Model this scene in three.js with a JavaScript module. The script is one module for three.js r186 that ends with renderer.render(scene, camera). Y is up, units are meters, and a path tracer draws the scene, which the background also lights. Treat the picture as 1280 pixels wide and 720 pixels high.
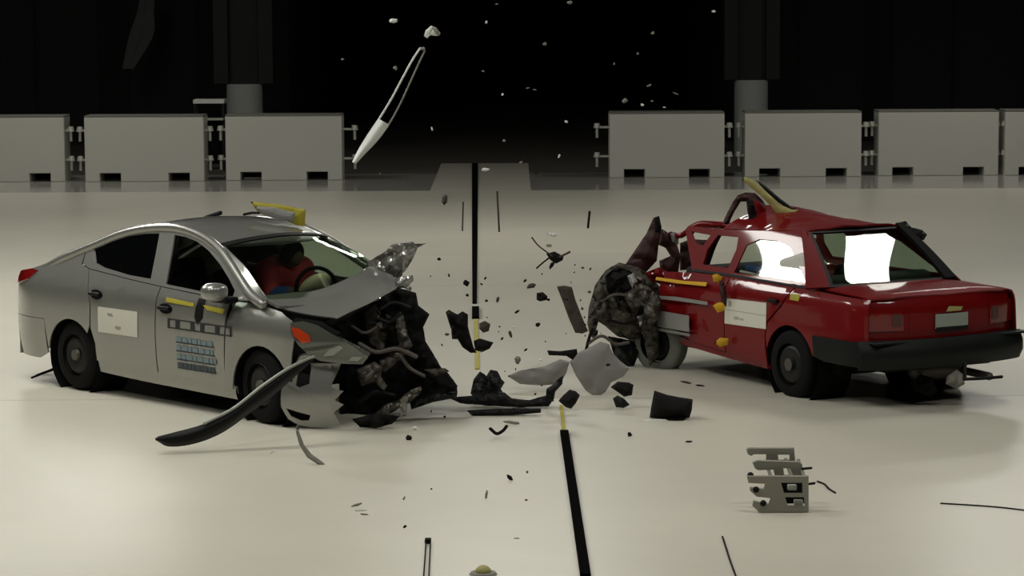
import * as THREE from 'three';
import { RoundedBoxGeometry } from 'three/addons/geometries/RoundedBoxGeometry.js';
import { mergeGeometries, toCreasedNormals } from 'three/addons/utils/BufferGeometryUtils.js';
import { ImprovedNoise } from 'three/addons/math/ImprovedNoise.js';
import { MarchingCubes } from 'three/addons/objects/MarchingCubes.js';
import { RectAreaLightUniformsLib } from 'three/addons/lights/RectAreaLightUniformsLib.js';

// ------------------------------------------------------------------ camera, background, lights, exposure
const scene = new THREE.Scene();
scene.background = new THREE.Color(0x000000);
const CAM = { F: 3300, pitch: 0.1106, roll: 0.0045, H: 3.444 };
const camera = new THREE.PerspectiveCamera(2 * Math.atan(360 / CAM.F) * 180 / Math.PI, 1280 / 720, 0.5, 300);
camera.position.set(0, CAM.H, 0);
camera.rotation.order = 'YXZ';
camera.rotation.set(-CAM.pitch, 0, -CAM.roll);
camera.updateMatrixWorld(true);
scene.add(camera);

const renderer = new THREE.WebGLRenderer({ antialias: true });
renderer.toneMapping = THREE.LinearToneMapping;
renderer.toneMappingExposure = 0.9;
renderer.shadowMap.enabled = true;
RectAreaLightUniformsLib.init();

// overhead light banks of the crash hall: [x, z, width, depth, radiance]
const LIGHT_Y = 7.6, LIGHT_COLOR = new THREE.Color(1.0, 0.985, 0.92);
const LIGHT_BANKS = [
  [-8.5, -15.5, 1.8, 1.2, 26], [-2.8, -15.5, 1.8, 1.2, 30], [2.8, -15.5, 1.8, 1.2, 22], [8.5, -15.5, 1.8, 1.2, 26],
  [-5.2, -21.6, 3.6, 2.2, 11], [-10.8, -28.2, 4.4, 2.0, 20], [-8.8, -30.5, 2.4, 1.2, 24], [6.8, -25.9, 1.5, 4.2, 12],
  [-9.2, -47.4, 2.6, 2.4, 6], [0, -37.0, 3.0, 1.4, 22], [9.2, -47.4, 2.6, 2.4, 6], [-7, -40, 2.0, 1.0, 10], [7, -40, 2.0, 1.0, 10],
];

// ------------------------------------------------------------------ helpers
const noise = new ImprovedNoise();
const nz = (x, y, z) => noise.noise(x + 31.7, y + 17.3, z + 5.1);
function rng(seed) { let s = seed >>> 0; return () => { s = (s + 0x6D2B79F5) | 0; let t = Math.imul(s ^ (s >>> 15), 1 | s); t = (t + Math.imul(t ^ (t >>> 7), 61 | t)) ^ t; return ((t ^ (t >>> 14)) >>> 0) / 4294967296; }; }
const lerp = (a, b, t) => a + (b - a) * t;
const clamp = (x, a, b) => Math.min(b, Math.max(a, x));
function interp(x, xs, ys) { if (x <= xs[0]) return ys[0]; for (let i = 1; i < xs.length; i++) if (x <= xs[i]) return lerp(ys[i - 1], ys[i], (x - xs[i - 1]) / (xs[i] - xs[i - 1])); return ys[ys.length - 1]; }
function smooth(x, xs, ys) { // Catmull-Rom through knots
  if (x <= xs[0]) return ys[0]; const n = xs.length; if (x >= xs[n - 1]) return ys[n - 1];
  let i = 1; while (x > xs[i]) i++;
  const t = (x - xs[i - 1]) / (xs[i] - xs[i - 1]), h = xs[i] - xs[i - 1];
  const m = (k) => (k <= 0 ? (ys[1] - ys[0]) / (xs[1] - xs[0]) : k >= n - 1 ? (ys[n - 1] - ys[n - 2]) / (xs[n - 1] - xs[n - 2]) : (ys[k + 1] - ys[k - 1]) / (xs[k + 1] - xs[k - 1]));
  const t2 = t * t, t3 = t2 * t;
  return (2 * t3 - 3 * t2 + 1) * ys[i - 1] + (t3 - 2 * t2 + t) * h * m(i - 1) + (-2 * t3 + 3 * t2) * ys[i] + (t3 - t2) * h * m(i);
}
const used = new Map();
function numbered(n) { const k = used.get(n) || 0; used.set(n, k + 1); return k ? n + '_' + String(k).padStart(3, '0') : n; }
function shade(o) { o.traverse((m) => { if (m.isMesh) { m.castShadow = true; m.receiveShadow = true; } }); return o; }
function thing(name, label, category, pos = [0, 0, 0], turn = 0, group) {
  const o = new THREE.Group(); o.name = numbered(name); o.position.set(...pos); o.rotation.y = turn;
  o.userData = { label, category }; if (group) o.userData.group = group;
  scene.add(o); o.updateMatrixWorld(true); return o;
}
function part(name, geo, mat, parent, label) {
  const m = new THREE.Mesh(geo, mat); m.name = name; m.castShadow = m.receiveShadow = true;
  if (label) m.userData.label = label;
  parent.add(m); return m;
}
function single(name, label, category, geo, mat, group) { // a thing of one mesh, its origin moved to its middle
  geo.computeBoundingBox(); const c = geo.boundingBox.getCenter(new THREE.Vector3()); geo.translate(-c.x, -c.y, -c.z);
  const m = new THREE.Mesh(geo, mat); m.name = numbered(name); m.position.copy(c); m.castShadow = m.receiveShadow = true;
  m.userData = { label, category }; if (group) m.userData.group = group;
  scene.add(m); return m;
}
function struct(name, geo, mat, parent = scene) {
  const m = new THREE.Mesh(geo, mat); m.name = name; m.castShadow = m.receiveShadow = true;
  if (parent === scene) m.userData.kind = 'structure';
  parent.add(m); return m;
}
// a point of the picture at world depth z
const _d = new THREE.Vector3();
function at(x, y, z) { _d.set(x / 640 - 1, 1 - y / 360, 0.5).unproject(camera).sub(camera.position); const t = (z - camera.position.z) / _d.z; return [camera.position.x + _d.x * t, camera.position.y + _d.y * t, z]; }
function onFloor(x, y) { _d.set(x / 640 - 1, 1 - y / 360, 0.5).unproject(camera).sub(camera.position); const t = -camera.position.y / _d.y; return [_d.x * t, 0, _d.z * t]; }

function resample(c, max) { const o = []; for (let i = 0; i < c.length; i++) { const a = c[i], b = c[(i + 1) % c.length]; const n = Math.max(1, Math.ceil(Math.hypot(b[0] - a[0], b[1] - a[1]) / max)); for (let k = 0; k < n; k++) o.push([lerp(a[0], b[0], k / n), lerp(a[1], b[1], k / n)]); } return o; }
function tri2d(outline, holes, max) { // fine triangulation of a polygon with holes
  const V = (l) => l.map((p) => new THREE.Vector2(p[0], p[1]));
  let c = resample(outline, max); if (THREE.ShapeUtils.isClockWise(V(c))) c.reverse();
  const hs = (holes || []).map((h) => { h = resample(h, max); if (!THREE.ShapeUtils.isClockWise(V(h))) h.reverse(); return h; });
  const pts = [...c, ...hs.flat()];
  let tris = THREE.ShapeUtils.triangulateShape(V(c), hs.map(V));
  const mid = new Map(), L = (a, b) => Math.hypot(pts[a][0] - pts[b][0], pts[a][1] - pts[b][1]);
  const split = (a, b) => { const k = a < b ? a + '_' + b : b + '_' + a; if (!mid.has(k)) { mid.set(k, pts.length); pts.push([(pts[a][0] + pts[b][0]) / 2, (pts[a][1] + pts[b][1]) / 2]); } return mid.get(k); };
  for (let it = 0; it < 14; it++) {
    let any = false; const out = [];
    for (const t of tris) {
      let k = 0, best = -1; for (let e = 0; e < 3; e++) { const l = L(t[e], t[(e + 1) % 3]); if (l > best) { best = l; k = e; } }
      if (best > max * 1.02) { any = true; const a = t[k], b = t[(k + 1) % 3], d = t[(k + 2) % 3], m = split(a, b); out.push([a, m, d], [m, b, d]); } else out.push(t);
    }
    tris = out; if (!any) break;
  }
  return { pts, tris, loops: [c, ...hs] };
}
// a curved sheet of real thickness: polygon in (u, v) carried to space by map(u, v); th is measured against the normal du x dv
function sheet(outline, map, { th = 0.012, max = 0.12, holes, flip = false, eps = 1e-3 } = {}) {
  const { pts, tris, loops } = tri2d(outline, holes, max);
  const pos = [], nor = [], uv = [], idx = [];
  const frame = (u, v) => {
    const p = map(u, v), a = map(u + eps, v), b = map(u - eps, v), c = map(u, v + eps), d = map(u, v - eps);
    const du = [a[0] - b[0], a[1] - b[1], a[2] - b[2]], dv = [c[0] - d[0], c[1] - d[1], c[2] - d[2]];
    let n = [du[1] * dv[2] - du[2] * dv[1], du[2] * dv[0] - du[0] * dv[2], du[0] * dv[1] - du[1] * dv[0]];
    const l = Math.hypot(...n) || 1; const s = flip ? -1 / l : 1 / l; n = n.map((x) => x * s); return [p, n];
  };
  const fr = pts.map(([u, v]) => frame(u, v)), N = pts.length;
  fr.forEach(([p, n], i) => { pos.push(...p); nor.push(...n); uv.push(...pts[i]); });
  fr.forEach(([p, n], i) => { pos.push(p[0] - n[0] * th, p[1] - n[1] * th, p[2] - n[2] * th); nor.push(-n[0], -n[1], -n[2]); uv.push(...pts[i]); });
  for (const [a, b, c] of tris) { if (flip) { idx.push(a, c, b, a + N, b + N, c + N); } else { idx.push(a, b, c, a + N, c + N, b + N); } }
  let base = 0;
  for (const lp of loops) {
    for (let i = 0; i < lp.length; i++) {
      const a = base + i, b = base + (i + 1) % lp.length, P = fr[a][0], Q = fr[b][0], n = fr[a][1];
      const e = [Q[0] - P[0], Q[1] - P[1], Q[2] - P[2]]; let w = [e[1] * n[2] - e[2] * n[1], e[2] * n[0] - e[0] * n[2], e[0] * n[1] - e[1] * n[0]];
      const l = (Math.hypot(...w) || 1) * (flip ? -1 : 1); w = w.map((x) => x / l);
      const s = pos.length / 3; for (const k of [a, b, b + N, a + N]) { pos.push(pos[3 * k], pos[3 * k + 1], pos[3 * k + 2]); nor.push(...w); uv.push(...pts[k % N]); }
      if (flip) idx.push(s, s + 1, s + 2, s, s + 2, s + 3); else idx.push(s, s + 2, s + 1, s, s + 3, s + 2);
    }
    base += lp.length;
  }
  const g = new THREE.BufferGeometry();
  g.setAttribute('position', new THREE.Float32BufferAttribute(pos, 3)); g.setAttribute('normal', new THREE.Float32BufferAttribute(nor, 3)); g.setAttribute('uv', new THREE.Float32BufferAttribute(uv, 2)); g.setIndex(idx); return g;
}
// a smooth patch through rows of points
function patch(rows, opt = {}) {
  const nr = rows.length, nc = rows[0].length, ks = [...Array(nr).keys()].map((i) => i / (nr - 1)), kc = [...Array(nc).keys()].map((i) => i / (nc - 1));
  const map = (u, v) => [0, 1, 2].map((k) => smooth(clamp(v, 0, 1), ks, rows.map((r) => smooth(clamp(u, 0, 1), kc, r.map((p) => p[k])))));
  return sheet([[0, 0], [1, 0], [1, 1], [0, 1]], map, { max: 0.12, ...opt });
}
function flat(g) { g = g.index ? g.toNonIndexed() : g; g.computeVertexNormals(); return g; }
// a closed crumpled body whose outline is given in picture points at depth z, swelling to `thick` in the middle
function lump(outline, z, thick, amp = 0.03, freq = 6, seed = 0, max = 5, skew = 0) {
  const { pts, tris, loops } = tri2d(outline, [], max); const loop = loops[0], pos = [], N = pts.length, idx = [];
  const dist = (p) => { let d = 1e9; for (let i = 0; i < loop.length; i++) { const a = loop[i], b = loop[(i + 1) % loop.length], ex = b[0] - a[0], ey = b[1] - a[1]; const t = clamp(((p[0] - a[0]) * ex + (p[1] - a[1]) * ey) / (ex * ex + ey * ey || 1), 0, 1); d = Math.min(d, Math.hypot(p[0] - a[0] - ex * t, p[1] - a[1] - ey * t)); } return d; };
  const ds = pts.map(dist), dm = Math.max(...ds) || 1, cx = pts.reduce((s, p) => s + p[0], 0) / N;
  for (const s of [1, -1]) pts.forEach((p, i) => {
    const w = at(p[0], p[1], z + skew * (p[0] - cx)), t = Math.sqrt(ds[i] / dm), f = i < loop.length ? 0.15 : 1;
    const q = [w[0] * freq, w[1] * freq, s * 3 + seed * 7.7];
    const cr = (Math.abs(nz(...q)) * 2 - 0.5) + 0.5 * nz(q[0] * 2.3, q[1] * 2.3, q[2]);
    const b = s * thick * t * 0.5 + cr * amp * f * (i < loop.length ? 0 : 1);
    pos.push(w[0], w[1], w[2] + (i < loop.length ? 0 : b));
  });
  for (const [a, b, c] of tris) idx.push(a, c, b, a + N, b + N, c + N);
  const g = new THREE.BufferGeometry(); g.setAttribute('position', new THREE.Float32BufferAttribute(pos, 3)); g.setIndex(idx);
  // picture rows run downwards, so the first fan faces the camera with (a, c, b)
  return flat(g);
}
function toLocal(g, o) { o.updateMatrixWorld(true); return g.applyMatrix4(o.matrixWorld.clone().invert()); }
function tube(pts, r, seg = 6, smoothPath = true) {
  const c = new THREE.CatmullRomCurve3(pts.map((p) => new THREE.Vector3(...p)), false, 'centripetal'); if (!smoothPath) c.tension = 0;
  const g = new THREE.TubeGeometry(c, Math.max(4, pts.length * 5), r, seg, false);
  const ends = [0, 1].map((t) => { const s = new THREE.SphereGeometry(r, seg, 4); const p = c.getPoint(t); s.translate(p.x, p.y, p.z); return s; });
  return mergeGeometries([g, ...ends]);
}
function bar(a, b, w, h) { // rectangular bar between two points
  const A = new THREE.Vector3(...a), B = new THREE.Vector3(...b), l = A.distanceTo(B), g = new RoundedBoxGeometry(w, h, l, 1, Math.min(w, h) * 0.2);
  const m = new THREE.Matrix4().lookAt(A, B, new THREE.Vector3(0, 1, 0.001)); g.applyMatrix4(m); g.translate((A.x + B.x) / 2, (A.y + B.y) / 2, (A.z + B.z) / 2); return g;
}
function rbox(w, h, d, x, y, z, r = 0.01, rx = 0, ry = 0, rz = 0) { const g = new RoundedBoxGeometry(w, h, d, 2, r); g.applyMatrix4(new THREE.Matrix4().makeRotationFromEuler(new THREE.Euler(rx, ry, rz))); g.translate(x, y, z); return g; }
function extr(pts, depth, holes = [], bevel = 0.004) {
  const s = new THREE.Shape(pts.map((p) => new THREE.Vector2(...p))); for (const h of holes) s.holes.push(new THREE.Path(h.map((p) => new THREE.Vector2(...p))));
  return new THREE.ExtrudeGeometry(s, { depth, bevelEnabled: bevel > 0, bevelSize: bevel, bevelThickness: bevel, bevelSegments: 1, steps: 1 });
}
function arc(cx, cy, r, a0, a1, n = 12) { const o = []; for (let i = 0; i <= n; i++) { const a = lerp(a0, a1, i / n) * Math.PI / 180; o.push([cx + r * Math.cos(a), cy + r * Math.sin(a)]); } return o; }

// ------------------------------------------------------------------ textures and materials
function dataTex(size, fn, srgb = true) {
  const d = new Uint8Array(size * size * 4);
  for (let y = 0; y < size; y++) for (let x = 0; x < size; x++) { const c = fn(x / size, y / size); const i = (y * size + x) * 4; d[i] = c[0]; d[i + 1] = c[1]; d[i + 2] = c[2]; d[i + 3] = 255; }
  const t = new THREE.DataTexture(d, size, size); t.wrapS = t.wrapT = THREE.RepeatWrapping; t.magFilter = t.minFilter = THREE.LinearFilter; if (srgb) t.colorSpace = THREE.SRGBColorSpace; t.needsUpdate = true; return t;
}
function tileNoise(u, v, f, s) { // periodic fractal noise
  const a = u * Math.PI * 2, b = v * Math.PI * 2; let r = 0, w = 0.5, k = f;
  for (let i = 0; i < 4; i++) { r += w * nz(Math.cos(a) * k + s, Math.sin(a) * k + Math.cos(b) * k * 1.3, Math.sin(b) * k * 1.3 - s); w *= 0.5; k *= 2; } return r;
}
const floorMap = dataTex(512, (u, v) => { const n = tileNoise(u, v, 0.6, 3) * 12; return [199 + n, 195 + n, 180 + n * 0.9].map((x) => clamp(x, 0, 255)); });
floorMap.repeat.set(0.11, 0.11);
const M = {};
const std = (k, o) => (M[k] = new THREE.MeshStandardMaterial({ name: k, ...o }));
const phy = (k, o) => (M[k] = new THREE.MeshPhysicalMaterial({ name: k, ...o }));
std('floor_coating', { map: floorMap, roughness: 0.3, metalness: 0 });
std('reflection_band', { color: 0xa5a299, roughness: 0.14 });
std('dark_runway', { color: 0x4a463e, roughness: 0.75 });
std('black_wall', { color: 0x0d100e, roughness: 0.95 });
std('wall_cloth', { color: 0x141a16, roughness: 0.95 });
std('ceiling_black', { color: 0x101010, roughness: 0.95 });
std('barrier_white', { color: 0xb7b6ac, roughness: 0.7 });
std('barrier_steel', { color: 0xa9a99f, roughness: 0.5, metalness: 0.3 });
phy('strip_black', { color: 0x030202, roughness: 1, specularIntensity: 0.05 });
std('dim_cloth', { color: 0x4a4a48, roughness: 0.95 });
std('shaded_top_grey', { color: 0x6b6a62, roughness: 0.9 });
std('concrete', { color: 0x9a9d97, roughness: 0.9 });
std('dark_steel', { color: 0x141815, roughness: 0.7, metalness: 0.3 });
phy('silver_paint', { color: 0x8b8b85, metalness: 0.55, roughness: 0.3, clearcoat: 1, clearcoatRoughness: 0.06 });
phy('red_paint', { color: 0x680307, metalness: 0.0, roughness: 0.5, specularIntensity: 0.2, clearcoat: 0.4, clearcoatRoughness: 0.05 });
std('red_torn', { color: 0x33100d, roughness: 0.6, metalness: 0.2 });
phy('black_plastic', { color: 0x060606, specularIntensity: 0.35, roughness: 0.55 });
phy('black_deep', { color: 0x030303, specularIntensity: 0.35, roughness: 0.85 });
phy('bumper_dark', { color: 0x121614, specularIntensity: 0.35, roughness: 0.5 });
phy('rubber', { color: 0x050505, specularIntensity: 0.35, roughness: 0.8 });
std('rim_steel', { color: 0x141413, roughness: 0.5, metalness: 0.4 });
std('rim_pale', { color: 0x8f938a, roughness: 0.5, metalness: 0.3 });
std('tyre_dusty', { color: 0x6f7268, roughness: 0.9 });
std('engine_grey', { color: 0x55504a, roughness: 0.5, metalness: 0.6 });
std('engine_brown', { color: 0x3d382f, roughness: 0.7, metalness: 0.3 });
std('engine_light', { color: 0x5f5c55, roughness: 0.4, metalness: 0.7 });
phy('glass', { color: 0xe9f0e8, roughness: 0.02, transmission: 1, thickness: 0, ior: 1.5 });
phy('glass_dark', { color: 0x1c211f, roughness: 0.03, transmission: 0.85, thickness: 0, ior: 1.5 });
phy('lamp_clear', { color: 0x55574f, roughness: 0.12, metalness: 0.2, clearcoat: 1, clearcoatRoughness: 0.04 });
phy('lamp_amber', { color: 0xb33a1a, roughness: 0.2, clearcoat: 1 });
phy('lamp_red', { color: 0x6e0a0c, roughness: 0.2, clearcoat: 1 });
std('white_sheet', { color: 0xc9c8bf, roughness: 0.7 });
std('yellow_paint', { color: 0x9c9222, roughness: 0.6 });
std('yellow_strap', { color: 0xc79a12, roughness: 0.7 });
std('yellow_pale', { color: 0x9c9558, roughness: 0.6 });
std('grey_plate', { color: 0x84837f, roughness: 0.6, metalness: 0.2 });
std('bracket_metal', { color: 0x8b897d, roughness: 0.45, metalness: 0.35 });
phy('debris_dark', { color: 0x0d0b09, specularIntensity: 0.35, roughness: 0.8 });
std('debris_brown', { color: 0x3b332b, roughness: 0.8 });
std('debris_pale', { color: 0xcfd2cc, roughness: 0.4 });
std('lens_dull', { color: 0x4f3230, roughness: 0.4 });
std('plate_dull', { color: 0x8c938a, roughness: 0.6 });
std('debris_grey', { color: 0x77756c, roughness: 0.6 });
std('interior_dark', { color: 0x16181a, roughness: 0.9 });
std('interior_grey', { color: 0x2c2f2c, roughness: 0.9 });
std('skin_tan', { color: 0x6e5a48, roughness: 0.7 });
std('cloth_red', { color: 0xa8323a, roughness: 0.85 });
std('cloth_blue', { color: 0x24437a, roughness: 0.85 });
std('airbag', { color: 0xcfc3a4, roughness: 0.9 });
std('dark_hair', { color: 0x1a0f0e, roughness: 0.9 });
std('panel_frame', { color: 0x222222, roughness: 0.8 });
M.panel_glow = new THREE.MeshStandardMaterial({ name: 'panel_glow', color: 0x000000, emissive: LIGHT_COLOR, emissiveIntensity: 5, roughness: 1 });

// ------------------------------------------------------------------ the hall
{
  // floor slabs with thin open joints running across the hall
  const f = new THREE.Group(); f.name = 'floor'; f.userData.kind = 'structure'; scene.add(f);
  const edges = [8, -9, -22.45, -31.3, -35.1, -39.4, -46.7];
  const slab = (x0, x1, z0, z1, mat, y = 0) => {
    const g = new THREE.BoxGeometry(x1 - x0, 0.3, z0 - z1); g.translate((x0 + x1) / 2, y - 0.15, (z0 + z1) / 2);
    const p = g.attributes.position, uv = g.attributes.uv; for (let i = 0; i < p.count; i++) uv.setXY(i, p.getX(i), p.getZ(i));
    return struct('floor_slab', g, mat, f);
  };
  for (let i = 0; i + 1 < edges.length; i++) slab(-26, 26, edges[i] - 0.006, edges[i + 1] + 0.006, M.floor_coating);
  slab(-26, -1.45, -46.706, -51.2, M.reflection_band); slab(0.35, 26, -46.706, -51.2, M.reflection_band);  // darker glossy band, the dark reflection below the blocks put into its colour
  slab(-1.446, 0.346, -46.706, -54.3, M.floor_coating);
  slab(-26, -1.45, -51.204, -62, M.dark_runway, -0.002); slab(0.35, 26, -51.204, -62, M.dark_runway, -0.002);
  slab(-1.446, 0.346, -54.304, -62, M.dark_runway, -0.002);
  slab(-5.2, 5.2, -62, -128, M.dark_runway, -0.002);
  const under = new THREE.BoxGeometry(52, 0.2, 70); under.translate(0, -0.4, -27); struct('floor_base', under, M.concrete, f);

  const wall = (name, w, h, d, x, y, z, mat = M.black_wall) => { const g = new THREE.BoxGeometry(w, h, d); g.translate(x, y, z); return struct(name, g, mat); };
  const wb = wall('wall_back', 20.8, 11, 0.4, -15.6, 5.5, -62.2), wb2 = wall('wall_back_right', 20.8, 11, 0.4, 15.6, 5.5, -62.2);
  wall('wall_left', 0.4, 11, 71, -26.2, 5.5, -27); wall('wall_right', 0.4, 11, 71, 26.2, 5.5, -27); wall('wall_front', 52.8, 11, 0.4, 0, 5.5, 8.3);
  wall('wall_tunnel_left', 0.4, 11, 66, -5.4, 5.5, -95.3); wall('wall_tunnel_right', 0.4, 11, 66, 5.4, 5.5, -95.3); wall('wall_tunnel_end', 11.2, 11, 0.4, 0, 5.5, -128.4);
  const c1 = new THREE.BoxGeometry(53, 0.4, 71); c1.translate(0, 11.2, -27); const c2 = new THREE.BoxGeometry(11.2, 0.4, 66); c2.translate(0, 11.2, -95.6);
  struct('ceiling', c1, M.ceiling_black); struct('ceiling_tunnel', c2, M.ceiling_black);
  // hanging black cloth panels on the back wall, seen as faint upright fields
  for (const [parent, list] of [[wb, [[-2, 42], [46, 122], [162, 246]]], [wb2, [[1000, 1080], [1116, 1190], [1194, 1278]]]])
    for (const [x0, x1] of list) { const a = at(x0, 60, -61.9)[0], b = at(x1, 60, -61.9)[0]; const g = new THREE.BoxGeometry(b - a, 6, 0.06); g.translate((a + b) / 2, 3.0, -61.95); const m = new THREE.Mesh(g, M.wall_cloth); m.name = 'wall_cloth'; m.receiveShadow = true; parent.add(m); }
}
// light banks under the ceiling
LIGHT_BANKS.forEach(([x, z, w, d, L], i) => {
  const o = thing('light_bank', 'large flat lighting panel under the black ceiling above the test floor', 'light', [x, LIGHT_Y, z], 0, 'overhead lighting panels');
  const fr = mergeGeometries([rbox(w + 0.2, 0.16, 0.1, 0, 0.12, d / 2 + 0.05), rbox(w + 0.2, 0.16, 0.1, 0, 0.12, -d / 2 - 0.05), rbox(0.1, 0.16, d, w / 2 + 0.05, 0.12, 0), rbox(0.1, 0.16, d, -w / 2 - 0.05, 0.12, 0), rbox(w + 0.2, 0.04, d + 0.2, 0, 0.2, 0)]);
  part('panel_frame', fr, M.panel_frame, o);
  for (const s of [-1, 1]) part('hanger_rod', tube([[s * w * 0.4, 0.2, 0], [s * w * 0.4, 11 - LIGHT_Y, 0]], 0.015, 6), M.panel_frame, o);
  const g = new THREE.BoxGeometry(w, 0.03, d); g.translate(0, 0.08, 0); part('glowing_panel', g, M.panel_glow, o);
  const l = new THREE.RectAreaLight(LIGHT_COLOR, L, w, d); l.name = 'panel_light'; l.position.set(x, LIGHT_Y + 0.05, z); l.lookAt(x, 0, z); scene.add(l);
});
// columns beside the runway mouth
{
  const col = (px0, px1, ptop, z, label) => {
    const a = at(px0, ptop, z), b = at(px1, ptop, z), w = b[0] - a[0], h = a[1], o = thing('column', label, 'column', [(a[0] + b[0]) / 2, 0, z]);
    part('concrete_plinth', new THREE.CylinderGeometry(w / 2, w / 2, h, 28).translate(0, h / 2, 0), M.concrete, o);
    for (const s of [-0.62, 0.62]) part('steel_post', rbox(w * 0.42, 11 - h, 0.3, s * w, h + (11 - h) / 2, 0.05, 0.02), M.dark_steel, o);
    part('web_plate', rbox(w * 0.9, 11 - h, 0.04, 0, h + (11 - h) / 2, 0, 0.01), M.dark_steel, o);
  };
  col(283, 328, 105, -56.5, 'grey concrete pillar base with dark steel column behind third block from left');
  col(918, 960, 100, -56.5, 'grey concrete pillar base with dark steel column between the right hand blocks');
}
// white barrier blocks
{
  const places = [
    [-66, 81, 227.5, 'white barrier block at far left cut by the picture edge'],
    [107, 255, 227, 'white barrier block second from left, beside the small step stand'],
    [283, 427.5, 225.5, 'white barrier block standing in front of the left concrete pillar'],
    [762.5, 905, 222, 'white barrier block at right side of the dark runway mouth'],
    [931.5, 1076, 221, 'white barrier block behind the raised roof of the red car'],
    [1098, 1247.5, 219.5, 'white barrier block second from right, behind the red car boot'],
    [1256, 1404, 219, 'white barrier block at far right, mostly outside the picture'],
  ];
  places.forEach(([x0, x1, y, label], i) => {
    const a = onFloor(x0, y), b = onFloor(x1, y), z = (a[2] + b[2]) / 2, w = at(x1, y, z)[0] - at(x0, y, z)[0], h = 1.19;
    const o = thing('barrier_block', label, 'barrier', [(at(x0, y, z)[0] + at(x1, y, z)[0]) / 2, 0, z - 0.35], 0, undefined);
    const p = 0.42, q = 0.25, ph = 0.17, f = 0.012;
    const s = [[-w / 2, f], [-w / 2 + q, f], [-w / 2 + q, ph], [-w / 2 + q + p, ph], [-w / 2 + q + p, f], [w / 2 - q - p, f], [w / 2 - q - p, ph], [w / 2 - q, ph], [w / 2 - q, f], [w / 2, f], [w / 2, h], [-w / 2, h]];
    part('block_body', extr(s.map(([x, yy]) => [x * 0.995, yy]), 0.66, [], 0.012).translate(0, 0, -0.33), M.barrier_white, o);
    for (const sx of [-1, 1]) { const cx = sx * (w / 2 - q - p / 2); part('fork_pocket', mergeGeometries([rbox(p, 0.02, 0.6, cx, ph + 0.011, 0, 0.004), rbox(0.02, ph - 0.02, 0.6, cx - p / 2 - 0.011, ph / 2 + 0.01, 0, 0.004), rbox(p, ph - 0.02, 0.02, cx, ph / 2 + 0.01, -0.28, 0.004)]), M.black_deep, o); }
    part('shaded_top', rbox(w * 0.995 + 0.02, 0.035, 0.68, 0, h + 0.028, 0, 0.008), M.shaded_top_grey, o);  // added thin slab, its darker grey paints shade onto the block top
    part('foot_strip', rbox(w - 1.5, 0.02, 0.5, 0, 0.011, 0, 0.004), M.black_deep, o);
    for (const sx of [-1, 1]) for (const hy of [0.95, 0.4]) {
      const end = (i === 2 && sx > 0) || (i === 3 && sx < 0), len = end ? 0.3 : (i === 5 && sx > 0) || (i === 6 && sx < 0) ? 0.05 : 0.17;
      const arm = part('coupling_arm', rbox(len, 0.045, 0.05, sx * (w / 2 + len / 2), hy, 0.2, 0.01), M.barrier_steel, o);
      const k = mergeGeometries([new THREE.CylinderGeometry(0.05, 0.07, 0.09, 12).translate(sx * (w / 2 + len - 0.06), hy + 0.03, 0.2), new THREE.CylinderGeometry(0.028, 0.028, 0.2, 10).translate(sx * (w / 2 + len - 0.06), hy - 0.1, 0.2)]);
      part('coupling_pin', k, M.barrier_steel, arm);
    }
  });
}
// step stand behind the blocks
{
  const z = -52.6, a = at(243, 124, z), b = at(282, 124, z), w = b[0] - a[0], h = a[1], o = thing('step_stand', 'small dark step stand with pale top edge behind the white blocks', 'step stand', [(a[0] + b[0]) / 2, 0, z]);
  part('top_tread', rbox(w, 0.08, 0.5, 0, h - 0.04, 0, 0.01), M.white_sheet, o);
  const y2 = at(260, 148, z)[1]; part('lower_tread', rbox(w * 0.7, 0.04, 0.4, w * 0.15, y2, 0.3, 0.01), M.barrier_steel, o);
  for (const sx of [-1, 1]) for (const sz of [-1, 1]) part('leg', rbox(0.04, h - 0.06, 0.04, sx * (w / 2 - 0.03), (h - 0.06) / 2, sz * 0.22, 0.008), M.dark_steel, o);
  part('back_panel', rbox(w - 0.1, h * 0.75, 0.02, 0, h * 0.45, -0.2, 0.005), M.black_deep, o);
}
// pale cloth high on the dark wall
{
  const g = patch([[0, 0.35, 0.6, 1].map((t, i) => at(176 + 20 * t, -20, -60 + 0.05 * (i % 2))), [0, 0.35, 0.6, 1].map((t, i) => at(172 + 20 * t, 12, -60 + 0.06 * ((i + 1) % 2))), [0, 0.35, 0.6, 1].map((t, i) => at(162 + 30 * t, 44, -60 + 0.05 * (i % 2))), [0, 0.35, 0.6, 1].map((t) => at(153 + 14 * t, 86, -60))], { th: 0.02, max: 0.1 });
  single('hanging_cloth', 'dim folded grey cloth hanging high on the dark wall at left', 'cloth', g, M.dim_cloth);
}
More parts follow.
